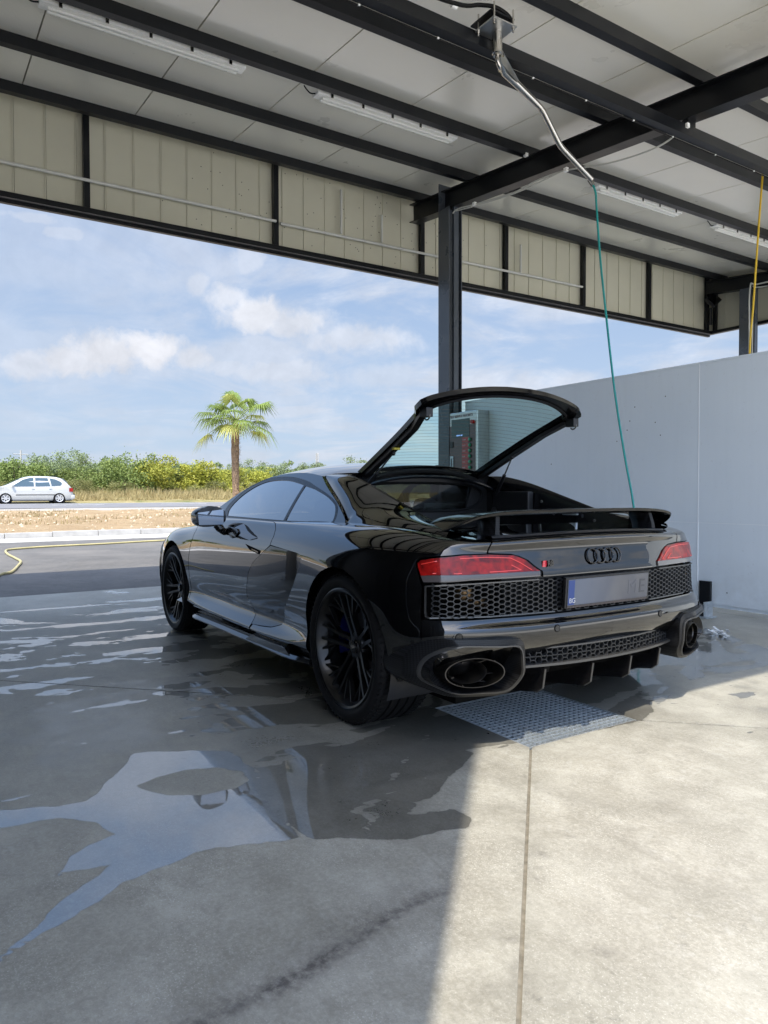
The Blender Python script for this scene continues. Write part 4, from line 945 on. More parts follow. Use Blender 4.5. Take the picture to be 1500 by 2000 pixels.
def silver_car():
    root = thing('silver_car', 'silver compact people carrier driving left along the road beyond the forecourt', 'car', (40.3, -2.42, .475), radians(90)+.0)
    sil = simple('silver car paint', (.47, .47, .45), .35, metal=.2, coat=1, coatr=.03); gl = simple('far car glass', (.03, .05, .05), .06, spec=.9, coat=1)
    blk = simple('dark lower trim', (.03, .03, .032), .6)
    # stations: x, roof z, belt z, half width belt
    S = [(-2.02,.55,.50,.70),(-1.98,.80,.70,.78),(-1.86,.97,.86,.81),(-1.66,1.20,.90,.83),(-1.45,1.385,.91,.84),(-1.2,1.455,.92,.845),(-.8,1.49,.92,.85),(-.3,1.50,.92,.85),(.15,1.48,.915,.85),(.45,1.405,.91,.85),(.75,1.27,.90,.845),(1.05,1.12,.89,.84),(1.34,.97,.88,.83),(1.6,.90,.84,.81),(1.9,.80,.75,.76),(2.08,.66,.60,.66),(2.14,.50,.46,.55)]
    V = []; n = 0
    for (x, zr_, zb, w) in S:
        k = max(0, (zr_-zb)); wt = w-.30*min(k, .55)/.55*.75
        sec = [(.0, .20), (w*.93, .20), (w*.985, .26), (w, .45), (w, zb-.2 if zb > .7 else (.45+zb)/2), (w*.97, zb), ((w*.97+wt)/2+.02, (zb+zr_)/2), (wt, zr_-.05 if k > .2 else zr_-.02), (wt*.82, zr_-.008), (wt*.4, zr_+.005), (0, zr_+.01)]
        V += [(x, y, z) for y, z in sec]; n = len(sec)
    mb = MB(); Fc = []
    for i in range(len(S)-1):
        for j in range(n-1): Fc.append((i*n+j, i*n+j+1, (i+1)*n+j+1, (i+1)*n+j))
    mb.add(V, Fc); k = (len(S)-1)*n; mb.f.append(tuple(range(n))); mb.f.append(tuple(range(k, k+n))[::-1]); mb.mirror()
    mb.build('body', sil, root, smooth=True, sharp=50, weld=True)
    def sidepanel(name, pts, mat, off=.012, both=True):
        f = lambda x, z: np.interp(z, [.9, 1.2, 1.45], [.835, .745, .64])
        for s in (1, -1):
            P = [(x, s*(f(x, z)+off), z) for x, z in pts]; MB().prism(P, (0, -s*.02, 0)).build(name, mat, root)
    sidepanel('side_window', [(.94, .945), (.80, 1.08), (.45, 1.30), (.12, 1.40), (-.06, 1.405), (-.06, .945)], gl)
    sidepanel('side_window', [(-.14, .945), (-.14, 1.405), (-.75, 1.395), (-.86, .96)], gl)
    sidepanel('side_window', [(-.93, .965), (-.84, 1.385), (-1.15, 1.32), (-1.38, 1.20), (-1.45, 1.10), (-1.36, 1.0)], gl)
    MB().prism([(1.30, -.66, .99), (1.30, .66, .99), (.60, .58, 1.345), (.60, -.58, 1.345)], (.014, 0, .026)).build('windscreen', gl, root)
    MB().prism([(-1.72, -.6, 1.13), (-1.72, .6, 1.13), (-1.50, .56, 1.34), (-1.50, -.56, 1.34)], (-.04, 0, .03)).build('rear_window', gl, root)
    for s in (1, -1):
        MB().box(-1.15, .80, s*.852-.008, s*.852+.008, .475, .515).build('rub_strip', blk, root)
        MB().box(-1.99, -1.80, s*.80-.03, s*.80+.03, .66, .86).build('tail_light', M['red_lens'], root)
        MB().bevbox(.92, 1.02, s*.93-.07, s*.93+.07, .92, 1.04, .02).build('mirror', sil, root)
        for x in (.0, -.85): MB().box(x-.08, x+.05, s*.858-.012, s*.858+.012, .80, .83).build('door_handle', sil, root)
    MB().bevbox(-2.10, -1.86, -.80, .80, .26, .50, .05).build('rear_bumper', sil, root, smooth=True); MB().box(-2.11, -2.0, -.78, .78, .50, .55).build('bumper_strip', blk, root)
    MB().bevbox(-1.9, 1.95, -.78, .78, .16, .28, .02).build('underbody', blk, root)
    cover = simple('silver wheel cover', (.55, .55, .55), .35, metal=.4)
    for x in (-1.29, 1.29):
        for s in (1, -1):
            w = bpy.data.objects.new('wheel', None); C.objects.link(w); w.parent = root; w.location = (x, s*.79, .295)
            MB().lathe([(.19, -.09), (.28, -.09), (.295, -.06), (.295, .06), (.28, .09), (.19, .09)], 28, 'y').build('tyre', M['black_rubber'], w, smooth=True)
            rb = MB().lathe([(0, .0), (.19, .0)], 24, 'y', (0, 0, 0)); rb.build('wheel_back', M['void'], w)
            c = MB().lathe([(.05, s*.075), (0, s*.08)], 12, 'y').lathe([(.165, s*.07), (.20, s*.085), (.20, s*.06)], 28, 'y')
            for k in range(6):
                a = k*pi/3; c.bar((cos(a)*.03, s*.075, sin(a)*.03), (cos(a)*.18, s*.075, sin(a)*.18), .055, .012, up=(0, 1, 0))
            c.build('wheel_cover', cover, w, smooth=True)
            MB().lathe([(.0, 0), (.335, 0)], 28, 'y', (0, s*.022+s*.0, .0)).build('wheel_arch', M['void'], w)
            w.children[-1].location = (0, s*.066, .02)
silver_car()
def mast():
    x, y = 200, -102.5; root = thing('lattice_mast', 'thin distant lattice mast on the skyline above the black car roof', 'mast', (x, y, .8))
    mb = MB(); h = 12.8; w = .45
    for (i, j) in ((-1,-1),(1,-1),(1,1),(-1,1)): mb.bar((i*w, j*w, 0), (i*w*.55, j*w*.55, h), .09, .09)
    for k in range(12):
        z = k*h/12; s0 = w*(1-.45*k/12); s1 = w*(1-.45*(k+1)/12); z1 = (k+1)*h/12
        for (a, b) in (((-1,-1),(1,-1)),((1,-1),(1,1)),((1,1),(-1,1)),((-1,1),(-1,-1))): mb.bar((a[0]*s0, a[1]*s0, z), (b[0]*s1, b[1]*s1, z1), .06, .06)
    mb.build('lattice', simple('mast steel', (.38, .38, .38), .6), root); mb = MB()
    for z in (9, 10.5, 12): mb.box(.5, .7, -.3, .3, z-.5, z+.5)
    mb.build('antenna_panel', simple('mast panel grey', (.35, .36, .38), .6), root)
mast()
def poles():
    for u_, x, h, lab in ((105, 58, 4.3, 'thin grey pole in the hedge above the silver car'),):
        az = -.5695-math.atan((u_*1.0-750)/1410) if False else -.5695-math.atan((42-750)/1410); y = 2.55+(x+2.87)*math.tan(az)
        tag(MB().cyl((x, y, .5), (x, y, h), .06, 8).cyl((x, y-.5, h-.3), (x, y+.5, h-.3), .035, 6).build('utility_pole', simple('grey pole', (.4, .39, .36), .8), smooth=True), lab, 'pole')
poles()
# ================================================================== THE BLACK SPORTS CAR  (x forward, y left, rear axle at x=0)
CAR = thing('sports_car', 'glossy black two seater sports car with rear wing and its engine hatch raised', 'car')
def nspline(u,P):
    # natural cubic spline through P (n,d) at params u -> second derivs
    n=len(u);h=np.diff(u);A=np.eye(n);B=np.zeros_like(P)
    for i in range(1,n-1):
        A[i,i-1]=h[i-1];A[i,i]=2*(h[i-1]+h[i]);A[i,i+1]=h[i]
        B[i]=6*((P[i+1]-P[i])/h[i]-(P[i]-P[i-1])/h[i-1])
    return np.linalg.solve(A,B)
def seval(u,P,M,x):
    x=np.asarray(x,float);i=np.clip(np.searchsorted(u,x,side='right')-1,0,len(u)-2)
    h=(u[i+1]-u[i]);a=(u[i+1]-x)/h;b=(x-u[i])/h
    a=a[...,None];b=b[...,None];h=h[...,None]
    return a*P[i]+b*P[i+1]+((a**3-a)*M[i]+(b**3-b)*M[i+1])*h*h/6
class Surf:
    """tensor natural-spline surface through control grid G[station][row]; domain (t,s) in station/row index units"""
    def __init__(s,G,ut=None,us=None,tens=0.5):
        G=np.array(G,float);s.G=G;n,m,_=G.shape
        s.ut=np.array(ut,float) if ut is not None else np.r_[0,np.cumsum(np.linalg.norm(np.diff(G,axis=0),axis=2).mean(1)**tens)]
        s.us=np.array(us,float) if us is not None else np.r_[0,np.cumsum(np.linalg.norm(np.diff(G,axis=1),axis=2).mean(0)**tens)]
        s.Mt=nspline(s.ut,G.reshape(n,-1)).reshape(n,m,3)
        s.n,s.m=n,m
    def __call__(s,t,q):
        # t,q arrays (index units)
        t=np.atleast_1d(np.asarray(t,float));q=np.atleast_1d(np.asarray(q,float))
        T=np.interp(t,np.arange(s.n),s.ut);Q=np.interp(q,np.arange(s.m),s.us)
        rows=seval(s.ut,s.G.reshape(s.n,-1),s.Mt.reshape(s.n,-1),T).reshape(len(t),s.m,3)
        # spline along rows for every point (vectorised solve)
        h=np.diff(s.us);m=s.m;A=np.eye(m);
        for i in range(1,m-1): A[i,i-1]=h[i-1];A[i,i]=2*(h[i-1]+h[i]);A[i,i+1]=h[i]
        B=np.zeros((m,len(t),3));R=rows.transpose(1,0,2)
        for i in range(1,m-1): B[i]=6*((R[i+1]-R[i])/h[i]-(R[i]-R[i-1])/h[i-1])
        M=np.linalg.solve(A,B.reshape(m,-1)).reshape(m,len(t),3)
        i=np.clip(np.searchsorted(s.us,Q,side='right')-1,0,m-2);k=np.arange(len(t))
        hh=h[i][:,None];a=((s.us[i+1]-Q)/h[i])[:,None];b=1-a
        return a*R[i,k]+b*R[i+1,k]+((a**3-a)*M[i,k]+(b**3-b)*M[i+1,k])*hh*hh/6
    def normal(s,t,q,e=.02):
        t=np.atleast_1d(t);q=np.atleast_1d(q)
        a=s(np.clip(t+e,0,s.n-1),q)-s(np.clip(t-e,0,s.n-1),q);b=s(t,np.clip(q+e,0,s.m-1))-s(t,np.clip(q-e,0,s.m-1))
        n=np.cross(a,b);return n/np.maximum(np.linalg.norm(n,axis=1,keepdims=True),1e-9)
    def table(s,N=8):
        if not hasattr(s,'_tab'):
            t,q=np.meshgrid(np.linspace(0,s.n-1,(s.n-1)*N+1),np.linspace(0,s.m-1,(s.m-1)*N+1),indexing='ij')
            s._tab=(t.ravel(),q.ravel(),s(t.ravel(),q.ravel()))
        return s._tab
    def inv(s,f,targets,sel=None):
        """find (t,q) with f(P)==target (2 comps); f maps (k,3)->(k,2)"""
        t,q,P=s.table();V=f(P);out=[]
        if sel is not None:
            k=sel(P);t,q,V=t[k],q[k],V[k]
        for g in targets:
            i=np.argmin(((V-np.array(g))**2).sum(1));x=np.array([t[i],q[i]])
            for _ in range(12):
                e=1e-3;pp=s([x[0],min(x[0]+e,s.n-1) if x[0]<s.n-1-e else x[0]-e,x[0]],[x[1],x[1],x[1]+e if x[1]<s.m-1-e else x[1]-e])
                v=f(pp);J=np.stack([(v[1]-v[0])/(e if x[0]<s.n-1-e else -e),(v[2]-v[0])/(e if x[1]<s.m-1-e else -e)],1)
                try: d=np.linalg.solve(J,np.array(g)-v[0])
                except Exception: break
                d=np.clip(d,-.3,.3);x=np.clip(x+d,[0,0],[s.n-1,s.m-1])
            out.append((round(float(x[0]),3),round(float(x[1]),3)))
        return out
# ---- body side + rear wrap. station: x values per row list or scalar, y list, z list
def st(x,y,z):
    x=[x]*12 if np.isscalar(x) else x
    return [(a,b,c) for a,b,c in zip(x,y,z)]
def off(b,o): return [b+v for v in o]
ZD=[.215,.243,.268,.332,.43,.56,.70,.745,.80,.85,.885,.895]
ZR=[.215,.25,.30,.36,.45,.56,.70,.76,.82,.87,.898,.91]
ZF=[.20,.25,.30,.35,.45,.56,.68,.73,.765,.79,.80,.802]
ZB=[.30,.34,.40,.44,.505,.545,.70,.735,.785,.82,.85,.862]
ox=[.07,.03,-.02,-.045,-.05,-.016,-.013,-.007,.004,.009,.004,.07]
def mix(a,b,k): return [u+(v-u)*k for u,v in zip(a,b)]
W_G=[
 st(off(3.66,[-.10,-.06,-.03,-.01,0,0,-.04,-.10,-.17,-.26,-.36,-.50]),[0]*12,mix(ZF,[.2,.25,.3,.35,.44,.52,.60,.63,.655,.68,.70,.72],1)),
 st(off(3.60,[-.10,-.06,-.03,-.01,0,0,-.04,-.10,-.17,-.26,-.36,-.50]),[.42]*12,mix(ZF,[.2,.25,.3,.35,.44,.52,.60,.63,.655,.68,.70,.72],1)),
 st(off(3.38,[-.08,-.05,-.03,-.01,0,0,-.04,-.08,-.13,-.19,-.26,-.34]),off(.78,[-.04,-.01,.01,.015,.02,.01,-.02,-.05,-.08,-.11,-.15,-.2]),mix(ZF,[.2,.25,.3,.35,.44,.52,.61,.65,.68,.70,.72,.735],1)),
 st(3.12,[.82,.87,.885,.893,.898,.892,.87,.84,.80,.74,.68,.60],[.2,.25,.3,.35,.45,.55,.64,.68,.71,.735,.748,.752]),
 st(2.90,[.85,.905,.925,.932,.937,.937,.922,.90,.865,.805,.735,.65],[.2,.25,.3,.35,.45,.56,.665,.71,.745,.77,.78,.782]),
 st(2.65,[.86,.925,.94,.945,.95,.953,.945,.925,.89,.83,.76,.68],ZF),
 st(2.35,[.855,.92,.937,.930,.935,.943,.938,.928,.902,.858,.80,.73],mix(ZF,ZD,.35)),
 st(2.05,[.845,.91,.950,.902,.928,.945,.941,.935,.914,.878,.84,.775],mix(ZF,ZD,.75)),
 st(1.55,[.84,.905,.953,.896,.926,.945,.942,.937,.919,.890,.860,.80],ZD),
 st(1.05,[.84,.905,.953,.896,.927,.946,.944,.940,.923,.893,.862,.80],ZD),
 st(.70,[.845,.908,.948,.902,.930,.949,.950,.947,.930,.895,.860,.795],mix(ZD,ZR,.2)),
 st(.38,[.86,.918,.943,.932,.945,.958,.961,.957,.935,.895,.850,.785],mix(ZD,ZR,.6)),
 st(.05,[.88,.93,.95,.957,.965,.972,.972,.962,.935,.888,.83,.765],ZR),
 st(-.20,[.88,.925,.945,.955,.962,.968,.968,.955,.928,.876,.815,.745],mix(ZR,ZB,.1)),
 st(off(-.38,[.0,0,0,0,0,0,0,0,0,0,0,0.]),[.86,.90,.92,.93,.938,.940,.938,.925,.900,.855,.795,.715],mix(ZR,ZB,.35)),
 st(off(-.505,[.05,.03,.0,-.01,-.01,0,0,0,0,0,0,.02]),[.82,.85,.87,.885,.892,.885,.880,.872,.857,.822,.77,.68],mix(ZR,ZB,.65)),
 st(off(-.590,[.07,.03,-.01,-.025,-.03,-.013,-.008,-.004,.003,.006,.003,.05]),[.76,.78,.80,.805,.81,.80,.79,.785,.775,.755,.72,.63],mix(ZR,ZB,.88)),
 st(off(-.640,ox),[.62]*9+[.615,.60,.55],ZB),
 st(off(-.682,ox),[.38]*11+[.36],off(0,[z+d for z,d in zip(ZB,[0]*8+[.002,.004,.006,.007])])),
 st(off(-.695,ox),[0]*12,off(0,[z+d for z,d in zip(ZB,[0]*8+[.003,.006,.010,.012])])),
]
W=Surf(W_G)

def cum(S_, ax):
    G = S_.G; d = np.linalg.norm(np.diff(G, axis=ax), axis=2).mean(1-ax); return np.r_[0, np.cumsum(d)]
W.ct = cum(W, 0); W.cs = cum(W, 1)
def inpoly(P, X, Y):
    P = np.asarray(P); n = len(P); ins = np.zeros(X.shape, bool)
    for i in range(n):
        a = P[i]; b = P[(i+1) % n]
        ins ^= ((a[1] > Y) != (b[1] > Y)) & (X < (b[0]-a[0])*(Y-a[1])/(b[1]-a[1]+1e-15)+a[0])
    return ins
def dens(poly, step):
    out = []; n = len(poly)
    for i in range(n):
        a = np.array(poly[i]); b = np.array(poly[(i+1) % n]); k = max(1, int(np.linalg.norm(b-a)/step+.5))
        for j in range(k): out.append(a+(b-a)*j/k)
    return np.array(out)
def rnd(poly, r, n=4, which=None):
    """round polygon corners (2-D)"""
    out = []; m = len(poly)
    for i in range(m):
        p = np.array(poly[i], float); a = np.array(poly[i-1], float)-p; b = np.array(poly[(i+1) % m], float)-p
        if which is not None and i not in which: out.append(tuple(p)); continue
        la, lb = np.linalg.norm(a), np.linalg.norm(b); q = min(r, la*.45, lb*.45); A = p+a/la*q; B = p+b/lb*q
        for k in range(n+1): t = k/n; out.append(tuple((1-t)**2*A+2*t*(1-t)*p+t*t*B))
    return out
def cdt_region(outer, holes, step):
    """outer/holes: polygons in metric 2-D. returns pts, tris"""
    O = dens(outer, step); H = [dens(h, step) for h in holes]
    lo = O.min(0); hi = O.max(0); gx = np.arange(lo[0]+step/2, hi[0], step); gy = np.arange(lo[1]+step/2, hi[1], step)
    X, Y = np.meshgrid(gx, gy, indexing='ij'); X[:, 1::2] += step/2; X = X.ravel(); Y = Y.ravel()
    k = inpoly(O, X, Y)
    for h in H: k &= ~inpoly(h, X, Y)
    X = X[k]; Y = Y[k]; B = np.concatenate([O]+H)
    if len(X):
        d = np.full(len(X), 9.)
        for i in range(0, len(B), 200): d = np.minimum(d, np.sqrt((X[:, None]-B[None, i:i+200, 0])**2+(Y[:, None]-B[None, i:i+200, 1])**2).min(1))
        k = d > step*.55; X = X[k]; Y = Y[k]
    P = np.concatenate([B, np.stack([X, Y], 1)]); E = []; s = 0
    for L in [O]+H: n = len(L); E += [(s+i, s+(i+1) % n) for i in range(n)]; s += n
    r = delaunay_2d_cdt([Vector(p) for p in P], E, [], 0, 1e-7)
    V = np.array([(v.x, v.y) for v in r[0]]); F_ = np.array([f for f in r[2] if len(f) == 3]); c = V[F_].mean(1)
    k = inpoly(O, c[:, 0], c[:, 1])
    for h in H: k &= ~inpoly(h, c[:, 0], c[:, 1])
    F_ = F_[k]
    # orient ccw
    a = V[F_[:, 0]]; b = V[F_[:, 1]]; c = V[F_[:, 2]]
    cr = (b[:, 0]-a[:, 0])*(c[:, 1]-a[:, 1])-(b[:, 1]-a[:, 1])*(c[:, 0]-a[:, 0]); F_[cr < 0] = F_[cr < 0][:, ::-1]
    return V, F_
def shell(name, P3, N3, tris, mat, parent, flange, out=0.0, mirror=False, both=False, gap=.0):
    """panel: smooth face + folded-in edge all round (own normals)"""
    P3 = P3+N3*out; n = len(P3)
    ec = {}
    for t in tris:
        for i in range(3):
            a, b = int(t[i]), int(t[(i+1) % 3]); ec[(a, b)] = 1
    be = [(a, b) for (a, b) in ec if (b, a) not in ec]
    V = [P3]; Fc = [tuple(int(i) for i in t) for t in tris]
    if flange > 0:
        ids = sorted(set(i for e in be for i in e)); mp = {v: k for k, v in enumerate(ids)}; ids = np.array(ids); m = len(ids)
        top = P3[ids]; bot = P3[ids]-N3[ids]*flange
        if gap: pass
        V += [top, bot]; Fc += [(n+mp[b], n+mp[a], n+m+mp[a], n+m+mp[b]) for a, b in be]
        Fc = Fc[:len(tris)]+[f[::-1] for f in Fc[len(tris):]] if False else Fc
    V = np.concatenate(V); CN = np.zeros((len(V), 3)); CN[:n] = N3
    if both:
        CN[:n][np.abs(P3[:, 1]) < 1e-5, 1] = 0
        k = len(V); V = np.concatenate([V, V*np.array([1, -1, 1])]); CN = np.concatenate([CN, CN*np.array([1, -1, 1])]); Fc = Fc+[tuple(i+k for i in f[::-1]) for f in Fc]
    elif mirror: V = V*np.array([1, -1, 1]); CN = CN*np.array([1, -1, 1]); Fc = [f[::-1] for f in Fc]
    o = mobj(name, V, Fc, mat, parent, smooth=True, sharp=38)
    # outward normals of the analytic surface: reflections stay clean over the fine triangles
    if len(o.data.vertices) == len(CN): o.data.normals_split_custom_set_from_vertices([tuple(v) for v in CN])
    return o
def smap(S_, V):
    t = np.interp(V[:, 0], S_.ct, np.arange(S_.n)); q = np.interp(V[:, 1], S_.cs, np.arange(S_.m)); return t, q
_pc = {}
def wpanel(name, outer, holes=(), mat=None, parent=None, step=.03, flange=.012, out=0.0, mirror=False, both=False, S_=None):
    S_ = S_ or W
    key = (name, tuple(map(tuple, outer)), len(holes), out, step)
    if key not in _pc:
        m = lambda poly: [(np.interp(t, np.arange(S_.n), S_.ct), np.interp(q, np.arange(S_.m), S_.cs)) for t, q in poly]
        V, T_ = cdt_region(m(outer), [m(h) for h in holes], step); t, q = smap(S_, V); _pc[key] = (S_(t, q), S_.normal(t, q), T_)
    P3, N3, T_ = _pc[key]
    # W normals: make outward
    sgn = 1 if N3[:, 1].mean()*1.0+(-N3[:, 0].mean()) > 0 else -1
    N = N3*sgn
    a = P3[T_[:, 0]]; fn = np.cross(P3[T_[:, 1]]-a, P3[T_[:, 2]]-a).sum(0)
    TT = T_ if fn @ N.mean(0) > 0 else T_[:, ::-1]
    return shell(name, P3, N, TT, mat or M['paint'], parent or CAR, flange, out, mirror, both)
sideSel = lambda P: (P[:, 0] > -.45) & (P[:, 0] < 3.0)
xz = lambda P: P[:, [0, 2]]
def arch(cx, cz, r, a0, a1, n=26):
    return W.inv(xz, [(cx+r*cos(radians(a0+(a1-a0)*k/n)), cz+r*sin(radians(a0+(a1-a0)*k/n))) for k in range(n+1)], sideSel)
rearA = arch(0, .345, .372, -14, 194); frontA = arch(2.65, .33, .362, -12, 192)
SB = 1.15   # lower edge row of doors etc (sill crease)
DF = [(6.30, SB), (6.30, 3.17), (6.364, 5.18), (6.50, 6.0), (6.60, 6.6), (6.60, 8.1), (6.3, 9.3), (6.1, 10.15)]     # door front cut
DR = [(9.25, 10.15), (9.428, 9.8), (9.60, 9.0), (9.70, 8.2), (9.676, 7.367)]
BL = [(9.388, 6.327), (9.025, 5.603), (8.873, 5.164), (8.745, 4.057), (8.80, 3.2), (8.90, 2.4)]                       # blade front edge
BB = [(9.2, 2.45), (9.55, 2.58), (9.85, 2.95), (10.085, 3.774), (10.40, 4.5), (10.673, 5.181), (10.931, 5.895), (10.99, 6.45), (10.92, 6.80), (10.80, 6.93), (10.345, 7.108), (9.676, 7.367)]
g_ = .012
def side(mirror):
    k = dict(mirror=mirror)
    s = -1 if mirror else 1
    # front fender + nose
    nose = [(0.0, .6), (0.0, 10.9), (2.98, 10.9), (2.98, .6)]
    wpanel('front_bumper', nose, (), step=.06, **k)
    i0 = 0
    fen = [(3.0, .6), (3.0, 10.9), (6.06, 10.9), (6.06, 10.2)]+[(a-.02, b) for a, b in DF[::-1][1:]]+[(6.28, .9)]
    fa = [p for p in frontA if p[1] > .6]
    fen = fen[:-1]+[(6.28, .62)]+[(fa[0][0], .6)]+fa[0:]+[(fa[-1][0], .6)]
    wpanel('front_fender', fen, (), flange=.05, **k)
    door = DF+DR+BL+[(8.92, SB)]
    d = wpanel('door', [(a+.012, b) if i < len(DF) else (a-.010, b) for i, (a, b) in enumerate(door)], (), step=.025, **k)
    b = wpanel('side_blade', [(a+.008, b) for a, b in BL]+[(a, b-.05 if i > 8 else b+.04) for i, (a, b) in enumerate(BB)], (), mat=M['blade'], step=.022, flange=.03, **k)
    # blade stands slightly proud towards its rear edge
    me = b.data
    for v in me.vertices:
        x = v.co.x; f = min(1, max(0, (1.03-x)/.55)); v.co.y += s*(.001-.026*f*f)
    ra = [p for p in rearA if p[1] > .6]
    # the arch is walked from its front foot over to its rear foot
    ra = ra if ra[0][0] < ra[-1][0] else ra[::-1]
    q = [(9.25, 10.2), (9.44, 9.82), (9.61, 9.0), (9.71, 8.2), (9.69, 7.42)]
    q += [(a+.006, b+.05) for a, b in BB[::-1][1:5]]+[(a+.010, b-.02) for a, b in BB[::-1][5:]]
    q += [(8.95, 2.38), (8.935, SB)]
    q += [(ra[0][0]-.0, SB) if ra[0][1] > SB else (ra[0][0], SB)]
    q += [p for p in ra if p[1] > SB]
    q += [(ra[-1][0], .6), (14.98, .6), (15.0, 2.0), (15.16, 3.4), (15.17, 5.83), (14.86, 7.58), (14.98, 7.86), (15.45, 8.12), (16.3, 8.48), (16.98, 8.57), (16.98, 11.0), (14.0, 11.0), (11.5, 10.95), (10.4, 10.6)]
    wpanel('rear_quarter_panel', q, (), flange=.05, step=.025, **k)
    # tail lamp
    lens = [(14.912, 7.553), (15.005, 7.758), (15.471, 8.024), (16.337, 8.389), (16.992, 8.465), (17.546, 8.264), (17.77, 7.802), (18.029, 6.70), (18.012, 6.05), (16.538, 6.02), (15.216, 5.92)]
    L = bpy.data.objects.new('tail_light', None); C.objects.link(L); L.parent = CAR
    up_ = [(14.94, 7.5), (15.03, 7.70), (15.48, 7.95), (16.34, 8.31), (16.985, 8.39), (17.53, 8.19), (17.74, 7.75), (17.985, 6.72), (17.75, 6.74), (16.5, 6.62), (15.6, 6.55), (15.12, 6.42)]
    lo_ = [(15.12, 6.40), (15.6, 6.53), (16.5, 6.60), (17.75, 6.72), (17.985, 6.70), (17.98, 6.10), (16.538, 6.06), (15.22, 5.96)]
    wpanel('lens', up_, (), mat=M['red_lens'], parent=L, step=.014, flange=.02, out=.003, **k)
    wpanel('lower_lens', lo_, (), mat=M['lens_white'], parent=L, step=.014, flange=.02, out=.002, **k)
    wpanel('housing', lens, (), mat=M['gloss_black'], parent=L, step=.03, flange=.03, out=-.006, **k)
    # light guides inside the lens: raised glossy ribs
    def rib(pts, w=.0028, o=.0038):
        mb = MB(); P = [(W([a], [b])[0], W.normal(np.array([a]), np.array([b]))[0]) for a, b in pts]
        P = [(p, n if n[1]-n[0] > 0 else -n) for p, n in P]
        for (p, n), (p2, n2) in zip(P[:-1], P[1:]): mb.bar(p+n*o, p2+n2*o, w, w, up=n, ext=.001)
        mb.build('light_guide', M['red_light'], L, flip=mirror)
    rib([(15.08, 7.45), (15.5, 7.72), (16.34, 8.05), (16.98, 8.13), (17.45, 7.98), (17.62, 7.6), (17.82, 6.95)])
    rib([(15.5, 6.72), (16.2, 6.78), (17.2, 6.92), (17.62, 7.0), (17.45, 7.45)])
    # seam of tail lamp housing
    # bumper band
    band = [(16.10, 3.12), (16.02, 3.55), (16.12, 4.0), (19.0, 4.0), (19.0, 3.05), (17.0, 3.0)]
    # silver edge lines -> see below
    # side skirt: sill and blade
    ys = lambda x: np.interp(x, [.25, .6, 1.0, 1.6, 2.3], [.905, .90, .895, .893, .90])
    xs_ = np.linspace(.36, 2.285, 26); V = []
    prof = [(-.03, .262), (.002, .258), (.012, .240), (.000, .215), (-.012, .200), (.046, .199), (.064, .183), (.065, .177), (.050, .171), (-.06, .170)]
    for x in xs_:
        e = np.interp(x, [.36, .5, 2.1, 2.285], [.4, 1, 1, .2])
        for (dy, z) in prof:
            dyy = dy*e if dy > .02 else dy
            zz = z+(.018*np.interp(x, [.36, 1.2, 2.28], [1, .55, 0]) if z < .21 else .010*np.interp(x, [.36, 1.2], [1, .0]))
            V.append((x, ys(x)+dyy, zz))
    n = len(prof); Fc = [(i*n+j, (i+1)*n+j, (i+1)*n+j+1, i*n+j+1) for i in range(len(xs_)-1) for j in range(n-1)]
    Fc += [tuple(range(n))[::-1], tuple((len(xs_)-1)*n+k2 for k2 in range(n))]
    mb = MB(); mb.add(V, Fc); orient(mb.build('side_skirt', M['skirt'], CAR, smooth=True, sharp=25, flip=mirror), (1.3, (-.7 if mirror else .7), .21))
    # carbon winglet block at the back of the skirt
    mb = MB(); mb.add([(1.01,.902,.258),(.64,.902,.258),(.60,.953,.236),(1.05,.953,.233),(1.13,.957,.197),(.51,.957,.199),(1.13,.90,.197),(.51,.90,.199)], [(0,1,2,3),(3,2,5,4),(0,3,4,6),(1,7,5,2),(4,5,7,6)]); orient(mb.build('skirt_flick', M['skirt'], CAR, flip=mirror), (.8, (-.9 if mirror else .9), .19))
M['blade'] = simple('gloss black side blade', (.003, .003, .0035), .3, spec=.2, coat=1, coatr=.012)
M['skirt'] = simple('gloss black skirt', (.006, .006, .007), .13, spec=.6, coat=.6, coatr=.03)
side(False); side(True)
# ---- rear, centre-crossing panels (left half mirrored and welded)
wpanel('boot_panel', [(17.02, 11.0), (17.02, 8.62), (17.48, 8.40), (17.64, 8.12), (17.80, 7.74), (18.035, 6.70), (18.035, 6.04), (19.0, 6.06), (19.0, 11.0)], (), both=True, step=.02, flange=.012)
wpanel('rear_bumper', [(15.02, .3), (15.02, 2.0), (15.19, 3.4), (15.20, 4.97), (17.0, 4.97), (19.0, 4.97), (19.0, 2.0), (19.0, .3)], (), both=True, step=.025, flange=.02)
wpanel('bumper_band', [(16.16, 3.15), (16.06, 3.6), (16.16, 3.97), (19.0, 3.97), (19.0, 3.1), (17.0, 3.05)], (), both=True, step=.02, flange=.012, out=.006, mat=M['paint'])
def Wp(t, q, o=0):
    p = W([t], [q])[0]; n = W.normal(np.array([float(t)]), np.array([float(q)]))[0]
    if n[1]-n[0] < 0: n = -n
    return Vector(p+n*o), Vector(n)
